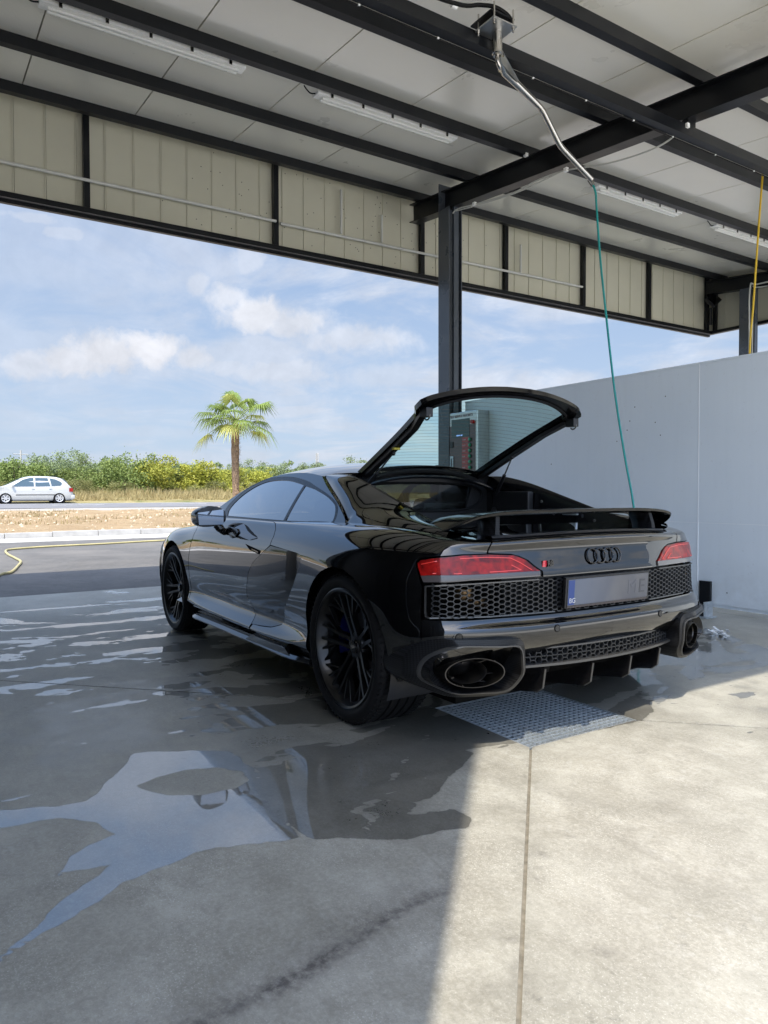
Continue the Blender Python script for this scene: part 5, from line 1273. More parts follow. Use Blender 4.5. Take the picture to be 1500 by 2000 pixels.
def grille():
    # recess box and honeycomb, both sides + centre
    t0, t1 = 15.33, 19.0
    for mir in (False, True):
        # frame strip
        out = [(15.26, 5.05), (15.24, 5.80), (15.5, 5.92), (16.5, 5.96), (18.0, 5.97), (18.2, 5.98), (19, 5.98)]; low = [(15.26, 5.05), (15.6, 4.98), (17, 4.99), (19, 4.99)]
        fr = [(15.25, 5.86), (15.27, 5.08), (15.34, 5.02), (17.0, 5.03), (18.2, 5.03)]
        mb = MB(); P = [Wp(a, b) for a, b in [(17.95, 5.93), (16.6, 5.90), (15.6, 5.86), (15.29, 5.83), (15.30, 5.2), (15.33, 5.08), (15.45, 5.04), (17.0, 5.06), (18.2, 5.06)]]
        for (p, n), (p2, n2) in zip(P[:-1], P[1:]): mb.bar(p-n*.004, p2-n2*.004, .005, .014, up=n, ext=.002)
        mb.build('grille_frame', M['trimline'], CAR, flip=mir)
        # honeycomb
        mb = MB(); a = .0215; rows = 7; t = lambda y: 0
        # lattice in metric (u along t, v along s)
        u0 = np.interp(15.33, np.arange(W.n), W.ct); u1 = W.ct[-1]; v0 = np.interp(5.06, np.arange(W.m), W.cs); v1 = np.interp(5.90, np.arange(W.m), W.cs)
        hgt = (v1-v0)/rows; wcell = .053; nu = int((u1-u0)/wcell*1.0)+1
        def pt(u, v, dz):
            if u > u1: return None
            tt = np.interp(u, W.ct, np.arange(W.n)); qq = np.interp(min(max(v, v0), v1), W.cs, np.arange(W.m)); return tt, qq, dz
        segs = set()
        for i in range(nu*2+2):
            for j in range(-1, rows+1):
                cx = u1-i*wcell*.5; cy = v0+(j+.5)*hgt*1.0+(0 if i % 2 == 0 else hgt*.5)
                hw = wcell*.5*.62; hx = wcell*.5*.92
                pts = [(cx-hx*.72, cy+hgt*.5), (cx+hx*.28*1.0, cy+hgt*.5)]
                # flattened hexagon: two horizontals and four short slants
                A = (cx-wcell*.17, cy+hgt*.5); B = (cx+wcell*.17, cy+hgt*.5); Cc = (cx+wcell*.33, cy); D = (cx+wcell*.17, cy-hgt*.5); E = (cx-wcell*.17, cy-hgt*.5); F_ = (cx-wcell*.33, cy)
                for s0, s1 in ((A, B), (B, Cc), (Cc, D), (D, E), (E, F_), (F_, A)):
                    k = tuple(sorted((tuple(round(v_, 4) for v_ in s0), tuple(round(v_, 4) for v_ in s1)))); segs.add(k)
        for (s0, s1) in segs:
            if min(s0[0], s1[0]) < u0 or max(s0[0], s1[0]) > u1+1e-6 or min(s0[1], s1[1]) < v0-1e-4 or max(s0[1], s1[1]) > v1+1e-4: continue
            (ta, qa, _), (tb, qb, _) = pt(*s0, 0), pt(*s1, 0); p, n = Wp(ta, qa); p2, n2 = Wp(tb, qb)
            c = (Vector(p)+Vector(p2))/2
            if abs(c.y) < .285 and c.z < .72 and False: continue
            mb.bar(p-n*.017, p2-n2*.017, .0036, .022, up=n, ext=.001)
        mb.build('grille_mesh', M['mesh'], CAR, flip=mir)
        # closed backing cells near the plate (solid) and a dark box behind the open ones
        m2 = MB(); m2.box(-.60, -.40, .0, .80, .50, .74)
        sh = MB()
        for (tt, q0, q1) in []: pass
        for (x, y, z, r_, h) in ((-.575, .70, .64, .045, .05), (-.57, .635, .60, .05, .04), (-.60, .50, .665, .03, .05)):
            MB().lathe([(0, 0), (r_*.7, .002), (r_, .02), (r_, h), (0, h)], 14, 'z', (x, y, z-h/2)).build('heat_shield', M['bronze'], CAR, smooth=True, flip=mir)
        MB().cyl((-.52, .74, .585), (-.545, .735, .585), .014, 14).build('reversing_lamp', M['ex_metal'], CAR, smooth=True, flip=mir)
    back = []
    pts = [Wp(t, 5.0)[0] for t in (15.3, 16, 17, 18, 19)]
    # solid panel behind the middle of the mesh
    for mir in (False, True):
        mb = MB(); P = [Wp(t, q, -.034)[0] for t in (17.3, 17.8, 18.3, 19.0) for q in (5.02, 5.98)]
        mb.add(P, [(0, 1, 3, 2), (2, 3, 5, 4), (4, 5, 7, 6)]); mb.build('grille_backing', M['black_plastic'], CAR, flip=mir)
    MB().box(-.50, -.46, -.84, .84, .46, .80).build('rear_bulkhead', M['void'], CAR)
M['mesh'] = simple('satin black honeycomb', (.020, .021, .023), .34, spec=.5)
grille()
def plate():
    root = CAR
    x = -.728; z0, z1 = .572, .686
    P = bpy.data.objects.new('number_plate', None); C.objects.link(P); P.parent = CAR; P.location = (x, 0, .629); P.rotation_euler = (0, radians(-4), 0)
    MB().bevbox(-.001, .016, -.272, .272, -.068, .066, .004).build('plate_holder', M['black_plastic'], P)
    m, t, b = newmat('number plate face'); tc = t.add('ShaderNodeTexCoord').outputs['Object']; s = t.add('ShaderNodeSeparateXYZ', i0=tc)
    n = t.noise(t.vmath('MULTIPLY', tc, (1, 9, 5)), 1.0, 2, .5)
    c = t.mix(t.mapr(n, .3, .7), (.075, .078, .09), (.12, .115, .113)); c = t.mix(t.mapr(s.outputs[1], -.08, .17, 0, .7), c, (.11, .13, .17)) 
    t.set(b, 'Base Color', c); b.inputs['Roughness'].default_value = .5
    MB().bevbox(-.0045, -.0012, -.26, .26, -.055, .056, .001).build('plate_face', m, P)
    MB().box(-.0052, -.00455, .222, .258, -.052, .053).build('plate_band', simple('plate blue band', (.015, .045, .18), .4), P)
    T = lambda y, z, d: Matrix(((0, 0, -1, -d), (-1, 0, 0, y), (0, 1, 0, z), (0, 0, 0, 1)))
    text('BG', .030, P, T(.253, -.044, .0054), simple('plate pale letters', (.5, .5, .5), .5))
    ghost = simple('faint plate characters', (.10, .10, .11), .5)
    text('E', .088, P, T(-.195, -.030, .0048), simple('plate dark letter', (.065, .065, .07), .5), bold=.001)
    text('M', .088, P, T(-.118, -.030, .0048), ghost)
    # the middle of the plate is smeared out in the photograph: vague upright bars only
    MB().bevbox(-.003, -.0011, -.26, .26, -.0662, -.0562, .0005).build('holder_strip', simple('plate holder print', (.045, .035, .035), .4), P)
plate()
def badges():
    z = .775; mats = M['gloss_black']; bm = simple('black badge', (.006, .006, .006), .10, spec=.7, coat=1)
    E = bpy.data.objects.new('ring_emblem', None); C.objects.link(E); E.parent = CAR
    for k in range(4):
        cy = (k-1.5)*.0505*-1; R_ = .0318; pts = []
        for i in range(28):
            a = 2*pi*i/28; y = cy+R_*cos(a); zz = z+R_*sin(a)
            x = np.interp(zz, [.735, .785, .82], [W([19], [7])[0][0], W([19], [8])[0][0], W([19], [9])[0][0]])
            pts.append((x-.006+.003*(k % 2)*cos(a), y, zz))
        MB().tube(pts, .0040, 8, closed=True).build('ring', M['gloss_black'], E, smooth=True)
    B = bpy.data.objects.new('model_badge', None); C.objects.link(B); B.parent = CAR
    y0, zz = .330, .742
    T = lambda y, z, d: Matrix(((.12, 0, -1, W([18.1], [7.3])[0][0]-d), (-1, 0, .0, y), (0, 1, 0, z), (0, 0, 0, 1)))
    xb_ = W([18.05], [7.3])[0][0]; MB().prism([(xb_, .368, .742), (xb_, .346, .742), (xb_, .342, .768), (xb_, .364, .768)], (-.003, 0, 0)).build('badge_bar', M['badge_red'], B)
    text('R8', .034, B, T(.345, .7435, .0075), M['gloss_black'], ext=.003, bold=.0012)
badges()
for (y, t_) in ((.86, 15.95), (.33, 18.13), (-.33, -18.13), (-.86, -15.95)):
    p, n = Wp(abs(t_) if abs(t_) > 16.1 else 16.22, 3.72, .0065); s = 1 if t_ > 0 else -1
    q = p+n*.002; mb = MB(); mb.cyl(p-n*.002, q, .0125, 20); o = mb.build('parking_sensor', simple('sensor disc', (.012, .012, .012), .25), CAR, smooth=True, flip=s < 0)
    rim_ = MB(); a = n.cross(Vector((0, 0, 1))).normalized(); b = n.cross(a)
    rim_.tube([p+a*(.0145*cos(2*pi*k/20))+b*(.0145*sin(2*pi*k/20)) for k in range(20)], .0012, 5, closed=True).build('sensor_ring', M['void'], CAR, flip=s < 0)
def diffuser():
    # lower honeycomb strip between two bright lips, then the fins
    def rx(y, o=0): return -.745+.09*(abs(y)/.55)**2.2+o
    ys = np.linspace(-.50, .50, 25)
    def lip(z, h, d, name, mat, o=0, w=.50):
        V = []; Fc = []; yy = np.linspace(-w, w, 25)
        for y in yy: x = rx(y, o); V += [(x, y, z-h/2), (x+d, y, z-h/2), (x+d, y, z+h/2), (x, y, z+h/2)]
        for i in range(len(yy)-1):
            for j in range(4): Fc.append((i*4+j, i*4+(j+1) % 4, (i+1)*4+(j+1) % 4, (i+1)*4+j))
        Fc += [(0, 1, 2, 3), tuple(len(V)-4+k for k in (3, 2, 1, 0))]
        mobj(name, V, Fc, mat, CAR, smooth=True, sharp=30, weld=True)
    lip(.414, .050, .10, 'bumper_lower', M['skirt'], .022)
    lip(.404, .006, .06, 'diffuser_lip', M['trimline'], .004)
    lip(.335, .010, .12, 'diffuser_lip', M['trimline'], -.010)
    lip(.369, .058, .02, 'vent_backing', M['black_plastic'], .055)
    mb = MB(); a = .052; h = .030
    for i in range(-10, 10):
        for j in range(2):
            cy = i*a+(a/2 if j else 0); cz = .384-j*h
            q = [(cy-a*.18, cz+h/2), (cy+a*.18, cz+h/2), (cy+a*.32, cz), (cy+a*.18, cz-h/2), (cy-a*.18, cz-h/2), (cy-a*.32, cz), (cy-a*.68, cz)]
            for k0, k1 in ((0, 1), (1, 2), (2, 3), (3, 4), (4, 5), (5, 0), (5, 6)):
                p, r_ = q[k0], q[k1]
                if abs(p[0]) > .50 or abs(r_[0]) > .50: continue
                mb.bar((rx(p[0], .022), p[0], p[1]), (rx(r_[0], .022), r_[0], r_[1]), .0032, .024, up=(1, 0, 0), ext=.001)
    mb.build('diffuser_mesh', M['mesh'], CAR)
    # sloping diffuser tunnel roof
    V = []; n = 15; yy = np.linspace(-.52, .52, n)
    for y in yy: V += [(rx(y, .03), y, .328), (-.40, y, .225), (-.05, y, .13)]
    Fc = [(i*3+j, (i+1)*3+j, (i+1)*3+j+1, i*3+j+1) for i in range(n-1) for j in range(2)]
    orient(mobj('diffuser', V, Fc, M['skirt'], CAR, smooth=True), (.5, 0, .6))
    for y in (.375, .125, -.125, -.375):
        x0 = rx(y, -.002); P = [(x0+.012, y, .330), (x0-.008, y, .318), (x0+.006, y, .235), (x0+.04, y, .212), (-.38, y, .16), (-.12, y, .135), (-.12, y, .16), (-.38, y, .245)]
        P = [(a, b-.004, c) for a, b, c in P]; MB().prism(P, (0, .008, 0)).build('diffuser_fin', M['skirt'], CAR)
        e = [Vector((x0-.0085, y, .318)), Vector((x0+.0055, y, .235)), Vector((x0+.04, y, .2115))]; mb = MB(); mb.bar(e[0], e[1], .0085, .003, up=(1, 0, 0)); mb.bar(e[1], e[2], .0085, .003, up=(1, 0, 0)); mb.build('fin_edge', M['trimline'], CAR)
diffuser()
def exhausts():
    for mir in (False, True):
        X = -.725
        # outer carbon housing: polygon (y,z) with rounded corners, slanting forward towards the wheel
        outer = rnd([(.505, .470), (.870, .482), (.930, .405), (.935, .300), (.80, .238), (.545, .238), (.495, .300)], .045, 5)
        inner = rnd([(.530, .437), (.800, .450), (.880, .392), (.895, .318), (.79, .258), (.560, .256), (.521, .305)], .04, 5)
        def xo(y, z): return -.735+max(0, y-.62)*.42+max(0, y-.80)*.9+max(0, .33-z)*.45+.04*0
        n = 60
        def resample(poly, n):
            P = np.array(poly+[poly[0]]); d = np.r_[0, np.cumsum(np.linalg.norm(np.diff(P, axis=0), axis=1))]; s = np.linspace(0, d[-1], n, endpoint=False)
            return np.stack([np.interp(s, d, P[:, 0]), np.interp(s, d, P[:, 1])], 1)
        def align(A, B):  # rotate B to start nearest A[0]
            c = A.mean(0); ang = lambda Q: np.arctan2(Q[:, 1]-c[1], Q[:, 0]-c[0]); th = np.linspace(-pi, pi, n, endpoint=False)
            def at(Q):
                a = ang(Q); o = np.argsort(a); a = a[o]; Q = Q[o]; a3 = np.r_[a-2*pi, a, a+2*pi]; Q3 = np.concatenate([Q, Q, Q]); return np.stack([np.interp(th, a3, Q3[:, 0]), np.interp(th, a3, Q3[:, 1])], 1)
            return at(A), at(B)
        O, I = align(resample(outer, 240), resample(inner, 240))
        rings = []
        rings.append([(xo(y, z)+.16, y+.0, z) for y, z in O]); rings.append([(xo(y, z)+.02, y, z) for y, z in O]); rings.append([(xo(y, z)+.004, y*.985+.0105, z*.985+.005) for y, z in O])
        rings.append([(xo(y, z), y, z) for y, z in (O*.25+I*.75)])
        def tomb(rs, mat, name, close=None):
            mb = MB(); V = [p for r in rs for p in r]; Fc = [(i*n+k, i*n+(k+1) % n, (i+1)*n+(k+1) % n, (i+1)*n+k) for i in range(len(rs)-1) for k in range(n)]
            if close == 'end': Fc.append(tuple((len(rs)-1)*n+k for k in range(n)))
            mb.add(V, Fc); return orient(mb.build(name, mat, CAR, smooth=True, sharp=35, flip=mir), (.5, 0, .5) if name != 'exhaust_recess' else None, name == 'exhaust_recess')
        tomb(rings, M['carbon'], 'exhaust_surround')
        I2 = O*.22+I*.78
        tomb([[(xo(y, z)-.001, y, z) for y, z in (O*.25+I*.75)], [(xo(y, z)-.008, y, z) for y, z in (O*.20+I*.80)], [(xo(y, z)-.008, y, z) for y, z in (O*.04+I*.96)], [(xo(y, z)+.004, y, z) for y, z in I]], M['trimline'], 'exhaust_trim')
        c = I.mean(0)
        tomb([[(xo(y, z)+.003, y, z) for y, z in I], [(-.60+.0*y, y*.97+.022, z*.94+.02) for y, z in I], [(-.52, c[0]+(y-c[0])*.55, c[1]+(z-c[1])*.6) for y, z in I]], M['carbon'], 'exhaust_recess', 'end')
        # oval double walled tip
        cy, cz = .705, .335; ry, rz = .118, .060; m = 40
        sx_ = lambda y: .028+max(-.06, y-.62)*.40
        def el(f, x, g=None): g = g or f; return [(x+sx_(cy+ry*f*cos(2*pi*k/m)), cy+ry*f*cos(2*pi*k/m), cz+rz*g*sin(2*pi*k/m)) for k in range(m)]
        def loft(rs, name, mat, end=False):
            mb = MB(); V = [p for r in rs for p in r]; Fc = [(i*m+k, i*m+(k+1) % m, (i+1)*m+(k+1) % m, (i+1)*m+k) for i in range(len(rs)-1) for k in range(m)]
            if end: Fc.append(tuple((len(rs)-1)*m+k for k in range(m)))
            mb.add(V, Fc); return orient(mb.build(name, mat, T, smooth=True, sharp=40, flip=mir), (-.65, (-1 if mir else 1)*cy, cz))
        T = bpy.data.objects.new('exhaust_tip', None); C.objects.link(T); T.parent = CAR
        loft([el(1.0, -.56), el(1.0, -.712), el(.985, -.722), el(.95, -.722), el(.93, -.712), el(.90, -.60)], 'outer_sleeve', M['ex_metal'])
        def el2(f, x, dy=.018): return [(x+sx_(cy+dy+ry*.66*f*cos(2*pi*k/m)), cy+dy+ry*.66*f*cos(2*pi*k/m), cz+rz*.80*f*sin(2*pi*k/m)) for k in range(m)]
        loft([el2(1.02, -.58), el2(1.0, -.700), el2(.95, -.704), el2(.90, -.700), el2(.82, -.66), el2(.78, -.58), el2(.7, -.5)], 'inner_pipe', M['ex_metal'], True)
        loft([el2(.74, -.592), el2(.40, -.590), el2(.02, -.590)], 'bore', M['void'])
        for a in (-.15, -1.1, 1.1, pi+.3, 2.3, -2.2):
            p = (-.60, cy+.018+ry*.66*cos(a), cz+rz*.80*sin(a)); q = (-.60, cy+ry*.93*cos(a), cz+rz*.93*sin(a)); MB().bar(p, q, .003, .09, up=(1, 0, 0)).build('tip_vane', M['ex_metal'], T, flip=mir)
        loft([el(1.16, -.60, 1.25), el(1.14, -.655, 1.22), el(1.10, -.655, 1.16), el(1.08, -.60, 1.14)], 'outlet_ring', M['gloss_black'])
exhausts()
# ------------------------------------------------------------------ greenhouse
def SGy(x, z): return .812-.025*((x-1.1)/1.2)**2-.62*(z-.885)-.45*(z-.885)**2
def sgn_(x, z):
    e = 1e-3; dx = (SGy(x+e, z)-SGy(x-e, z))/(2*e); dz = (SGy(x, z+e)-SGy(x, z-e))/(2*e); n = np.stack([-dx, np.ones_like(dx), -dz], -1); return n/np.linalg.norm(n, axis=-1, keepdims=True)
_sg = {}
def sgpanel(name, outer, holes, mat, parent=None, step=.03, flange=.006, out=0.0, mirror=False):
    key = (name, tuple(outer), out)
    if key not in _sg:
        V, T_ = cdt_region(outer, holes, step); x, z = V[:, 0], V[:, 1]; _sg[key] = (np.stack([x, SGy(x, z), z], 1), sgn_(x, z), T_)
    P3, N3, T_ = _sg[key]
    a = P3[T_[:, 0]]; fn = np.cross(P3[T_[:, 1]]-a, P3[T_[:, 2]]-a).sum(0)
    return shell(name, P3, N3, T_ if fn @ N3.mean(0) > 0 else T_[:, ::-1], mat, parent or CAR, flange, out, mirror)
def crv(pts, n=5): return [(p.x, p.y) for p in arc_pts([(a, b, 0) for a, b in pts], n)]
Eedge = [(2.30,.880),(2.14,.948),(1.97,1.030),(1.78,1.103),(1.58,1.152),(1.35,1.174),(1.1,1.176),(.93,1.164),(.81,1.150)]
sailF = [(.81,1.149),(.666,1.091),(.467,1.016),(.335,.959),(.255,.918),(.240,.893)]
doorG = crv([(1.862,.900),(1.900,.950),(1.844,1.023),(1.731,1.084),(1.589,1.122),(1.406,1.135),(1.198,1.129),(.962,1.101)])+[(.930,.897)]
quartG = [(.935,1.096)]+crv([(.79,1.076),(.607,1.039),(.47,1.000),(.42,.975),(.385,.940),(.372,.912)])+[(.385,.903),(.9,.897)]
frameO = crv([(1.950,.888),(1.968,.965),(1.87,1.060),(1.75,1.110),(1.60,1.146),(1.40,1.157),(1.17,1.150),(.95,1.124),(.80,1.093),(.60,1.049),(.45,1.006),(.385,.972),(.352,.930),(.350,.900)])+[(.365,.888)]
M['frame_black'] = simple('gloss black window frame', (.004, .004, .005), .22, spec=.5)
for mir in (False, True):
    body = crv(Eedge)+crv(sailF)[1:]+[(.24, .886), (2.30, .872)]
    hole = [frameO[0]]+frameO[1:]
    sgpanel('cabin_side', body, [[(x, z) for x, z in frameO]], M['paint'], mirror=mir)
    sgpanel('window_frame', frameO, [doorG, quartG], M['frame_black'], out=-.001, flange=.012, mirror=mir)
    g = sgpanel('side_window', doorG, [], M['side_glass'], out=-.004, flange=.0, mirror=mir, step=.05)
    g = sgpanel('quarter_window', quartG, [], M['side_glass'], out=-.004, flange=.0, mirror=mir, step=.05)
# roof + windscreen
def Ez(x): return np.interp(x, [p[0] for p in Eedge[::-1]], [p[1] for p in Eedge[::-1]])
EX = np.array([p[0] for p in Eedge][::-1]+[]); EZ = np.array([p[1] for p in Eedge][::-1])
def roofgrid(name, us, mat, ny=15, out=0.0):
    """us in edge x; returns mesh"""
    sp = arc_pts([(p[0], 0, p[1]) for p in Eedge], 8); ex = np.array([p.x for p in sp])[::-1]; ez = np.array([p.z for p in sp])[::-1]
    V = []; nx = len(us)
    cx_k = [.62,.81,.93,1.1,1.35,1.58,1.78,1.97,2.14,2.30]; ccx = [.60,.80,.94,1.13,1.42,1.70,1.94,2.18,2.40,2.60]; ccz = [1.212,1.234,1.242,1.248,1.238,1.203,1.150,1.072,.985,.895]
    Cx = lambda u: np.interp(u, cx_k, ccx)
    Cz = lambda u: np.interp(u, cx_k, ccz)
    # smooth the centre profile with a spline
    P = np.stack([np.array(ccx), np.array(ccz)], 1); S2 = nspline(np.array(cx_k), P)
    for u in us:
        c = seval(np.array(cx_k), P, S2, np.array([u]))[0]; z0 = np.interp(u, ex, ez) if u > .81 else 1.150-(.81-u)*.10; y0 = SGy(u, z0) if u > .81 else SGy(.81, 1.15)-(.81-u)*.25
        for j in range(ny):
            w = cos(j/(ny-1)*pi/2)**.9 if j < ny-1 else 0.0
            w = 1-j/(ny-1); w = 1-(1-w)**1.15
            y = y0*w; x = u+(c[0]-u)*(1-w*w); z = c[1]-(c[1]-z0)*w**2.4; V.append((x, y, z+out))
    Fc = [(i*ny+j, i*ny+j+1, (i+1)*ny+j+1, (i+1)*ny+j) for i in range(nx-1) for j in range(ny-1)]
    k = len(V); V += [(x, -y, z) for x, y, z in V]; Fc += [tuple(i+k for i in f[::-1]) for f in Fc]
    return orient(mobj(name, V, Fc, mat, CAR, smooth=True, weld=True, sharp=60), (1.2, 0, .5))
roofgrid('roof_panel', np.r_[np.linspace(.66, 1.52, 30)], M['paint'], 21)
roofgrid('windscreen', np.linspace(1.525, 2.30, 26), M['side_glass'], 21)
# bonnet
def bonnet():
    V = []; ts = np.linspace(.0, 6.15, 34); ny = 12
    for t in ts:
        p = W([t], [10.88])[0]; zc = np.interp(p[0], [2.2, 2.7, 3.2, 3.5], [.90, .86, .77, .70]); xc = p[0]+.28*(1-min(1, max(0, (3.2-p[0]))))
        xc = np.interp(t, [0, 2, 4, 6.15], [p[0], 3.05, 2.85, 2.62]) if t > 0 else p[0]
        for j in range(ny):
            w = 1-j/(ny-1); V.append((p[0]*w+xc*(1-w) if t > 0 else p[0], p[1]*w, zc-(zc-p[2])*w**2.0))
    nx = len(ts); Fc = [(i*ny+j, i*ny+j+1, (i+1)*ny+j+1, (i+1)*ny+j) for i in range(nx-1) for j in range(ny-1)]
    k = len(V); V += [(x, -y, z) for x, y, z in V]; Fc += [tuple(i+k for i in f[::-1]) for f in Fc]
    orient(mobj('bonnet', V, Fc, M['paint'], CAR, smooth=True, weld=True, sharp=60), (2.8, 0, .2))
bonnet()
# ------------------------------------------------------------------ sails, deck, engine bay
for mir in (False, True):
    base = [(.81,.600,1.149),(.666,.645,1.091),(.467,.699,1.016),(.335,.736,.959),(.255,.765,.915),(.225,.786,.898),(.08,.786,.905),(-.10,.780,.907),(-.28,.765,.900),(-.42,.745,.888),(-.50,.725,.875)]
    ridge = [(.80,.585,1.156),(.62,.585,1.152),(.50,.590,1.136),(.36,.598,1.104),(.22,.604,1.064),(.10,.608,1.028),(-.02,.612,.992),(-.14,.618,.956),(-.28,.625,.921),(-.40,.632,.898),(-.50,.640,.880)]
    n = 8; V = []
    B = arc_pts(base, 4); Rg = arc_pts(ridge, 4); m = len(B)
    for b, r_ in zip(B, Rg):
        for j in range(n):
            w = j/(n-1); bul = .018*sin(pi*w)*min(1, abs(.85-b.x)*4)
            V.append(b*(1-w)+r_*w+Vector((0, bul, bul*.9)))
    Fc = [(i*n+j, i*n+j+1, (i+1)*n+j+1, (i+1)*n+j) for i in range(m-1) for j in range(n-1)]
    mb = MB().add(V, Fc); orient(mb.build('sail_panel', M['paint'], CAR, smooth=True, sharp=50, flip=mir), (.2, 0, .6))
    # inner face of the sail + lip
    V = []
    for r_ in Rg:
        V += [r_, r_+Vector((0, -.012, .004)), r_+Vector((0, -.030, -.012)), r_+Vector((0, -.045, -.045)), Vector((r_.x, .545, min(r_.z-.05, .85))), Vector((r_.x, .53, .62))]
    q = 6; Fc = [(i*q+j, i*q+j+1, (i+1)*q+j+1, (i+1)*q+j) for i in range(m-1) for j in range(q-1)]
    orient(MB().add(V, Fc).build('bay_side_wall', M['frame_black'], CAR, smooth=True, sharp=30, flip=mir), (.2, 0, .85), True)
    # bits on the inner wall: hinge box, seal, bracket
    MB().bevbox(.30, .62, .50, .55, .93, 1.06, .012).build('hinge_box', M['black_plastic'], CAR, flip=mir)
    MB().bevbox(-.05, .06, .535, .552, .925, .95, .004).build('latch_bracket', M['galv'], CAR, flip=mir)
    for (x, z) in ((.22, 1.0), (-.18, .90), (.12, .93)): MB().cyl((x, .535, z), (x, .528, z), .008, 8).build('bolt', M['bolt'], CAR, flip=mir)
    # shoulder between body side top (row 11) and sail base
    V = []; ts = np.linspace(10.2, 19, 40)
    for t in ts:
        p = Vector(W([t], [10.98])[0])
        if t < 14.6:
            xb = p.x; bb = [min(B, key=lambda b: abs(b.x-xb))][0]; V += [p, p*.5+Vector((xb, bb.y, bb.z))*.5+Vector((0, 0, .0)), Vector((xb, min(bb.y, p.y)-.02, bb.z-.012))]
        else:
            k = min(1, (t-14.6)/4.4); V += [p, Vector((p.x*.5+(-.24)*.5, p.y*.97, .882-.004*k)), Vector((-.235, p.y*.93 if p.y > .1 else p.y, .895))]
    Fc = [(i*3+j, i*3+j+1, (i+1)*3+j+1, (i+1)*3+j) for i in range(len(ts)-1) for j in range(2)]
    orient(MB().add(V, Fc).build('rear_deck', M['paint'], CAR, smooth=True, sharp=50, flip=mir), (-.1, 0, -2))
def bay():
    v = M['void']; bp_ = M['black_plastic']
    # bulkhead between cabin and engine with its window
    fr = MB(); x = .74
    fr.prism([(x, -.56, .60), (x, .56, .60), (x, .56, .945), (x, -.56, .945)], (-.02, 0, 0))
    fr.prism([(x, .37, .9452), (x, .56, .9452), (x, .56, 1.13), (x, .42, 1.10)], (-.02, 0, 0)); fr.prism([(x, -.56, .9452), (x, -.37, .9452), (x, -.42, 1.10), (x, -.56, 1.13)], (-.02, 0, 0))
    fr.prism([(x, -.56, 1.105), (x, .56, 1.105), (x, .56, 1.16), (x, .3, 1.19), (x, -.3, 1.19), (x, -.56, 1.16)], (-.02, 0, 0)); fr.build('bulkhead', bp_, CAR)
    MB().box(x-.008, x-.004, -.42, .42, .93, 1.112).build('bulkhead_window', M['clear_glass'], CAR)
    rim_ = [(x-.023, .375, .95), (x-.023, -.375, .95), (x-.023, -.415, 1.095), (x-.023, .415, 1.095)]; MB().tube(arc_pts([rim_[0], rim_[1], rim_[2], rim_[3], rim_[0]], 8), .008, 8).build('window_seal', M['black_rubber'], CAR, smooth=True)
    # roof trailing edge / gutter the hatch sits in
    pts = [(.66-.02*(1-abs(y)/.5), y, 1.185-.13*(abs(y)/.56)**2.4) for y in np.linspace(-.52, .52, 17)]
    MB().tube(arc_pts(pts, 2), .016, 8).build('roof_gutter', M['black_rubber'], CAR, smooth=True)
    pts = [(.62, y, 1.150-.10*(abs(y)/.56)**2.4) for y in np.linspace(-.50, .50, 17)]
    MB().tube(arc_pts(pts, 2), .011, 8).build('hatch_seal', M['frame_black'], CAR, smooth=True)
    MB().box(-.24, .72, -.54, .54, .58, .60).build('bay_floor', v, CAR)
    MB().box(-.255, -.238, -.60, .60, .58, .893).build('bay_rear_wall', bp_, CAR)
    # engine cover, intake plenum, braces
    MB().bevbox(-.05, .52, -.20, .20, .60, .80, .03).build('engine_cover', M['carbon'], CAR, smooth=True)
    for s in (1, -1):
        MB().bevbox(-.10, .48, s*.33-.09, s*.33+.09, .60, .77, .03).build('bank_cover', M['carbon'], CAR, smooth=True)
        MB().tube([(.60, s*.50, .95), (.25, s*.15, .86), (-.20, s*.45, .86)], .016, 8).build('brace', bp_, CAR, smooth=True)
    for k in range(5): MB().tube([( .45-k*.10, -.17, .79), (.45-k*.10, 0, .835), (.45-k*.10, .17, .79)], .022, 8).build('intake_runner', bp_, CAR, smooth=True)
    MB().bevbox(.10, .70, -.45, .45, .80, .86, .02).build('parcel_panel', M['gloss_black'], CAR)
bay()
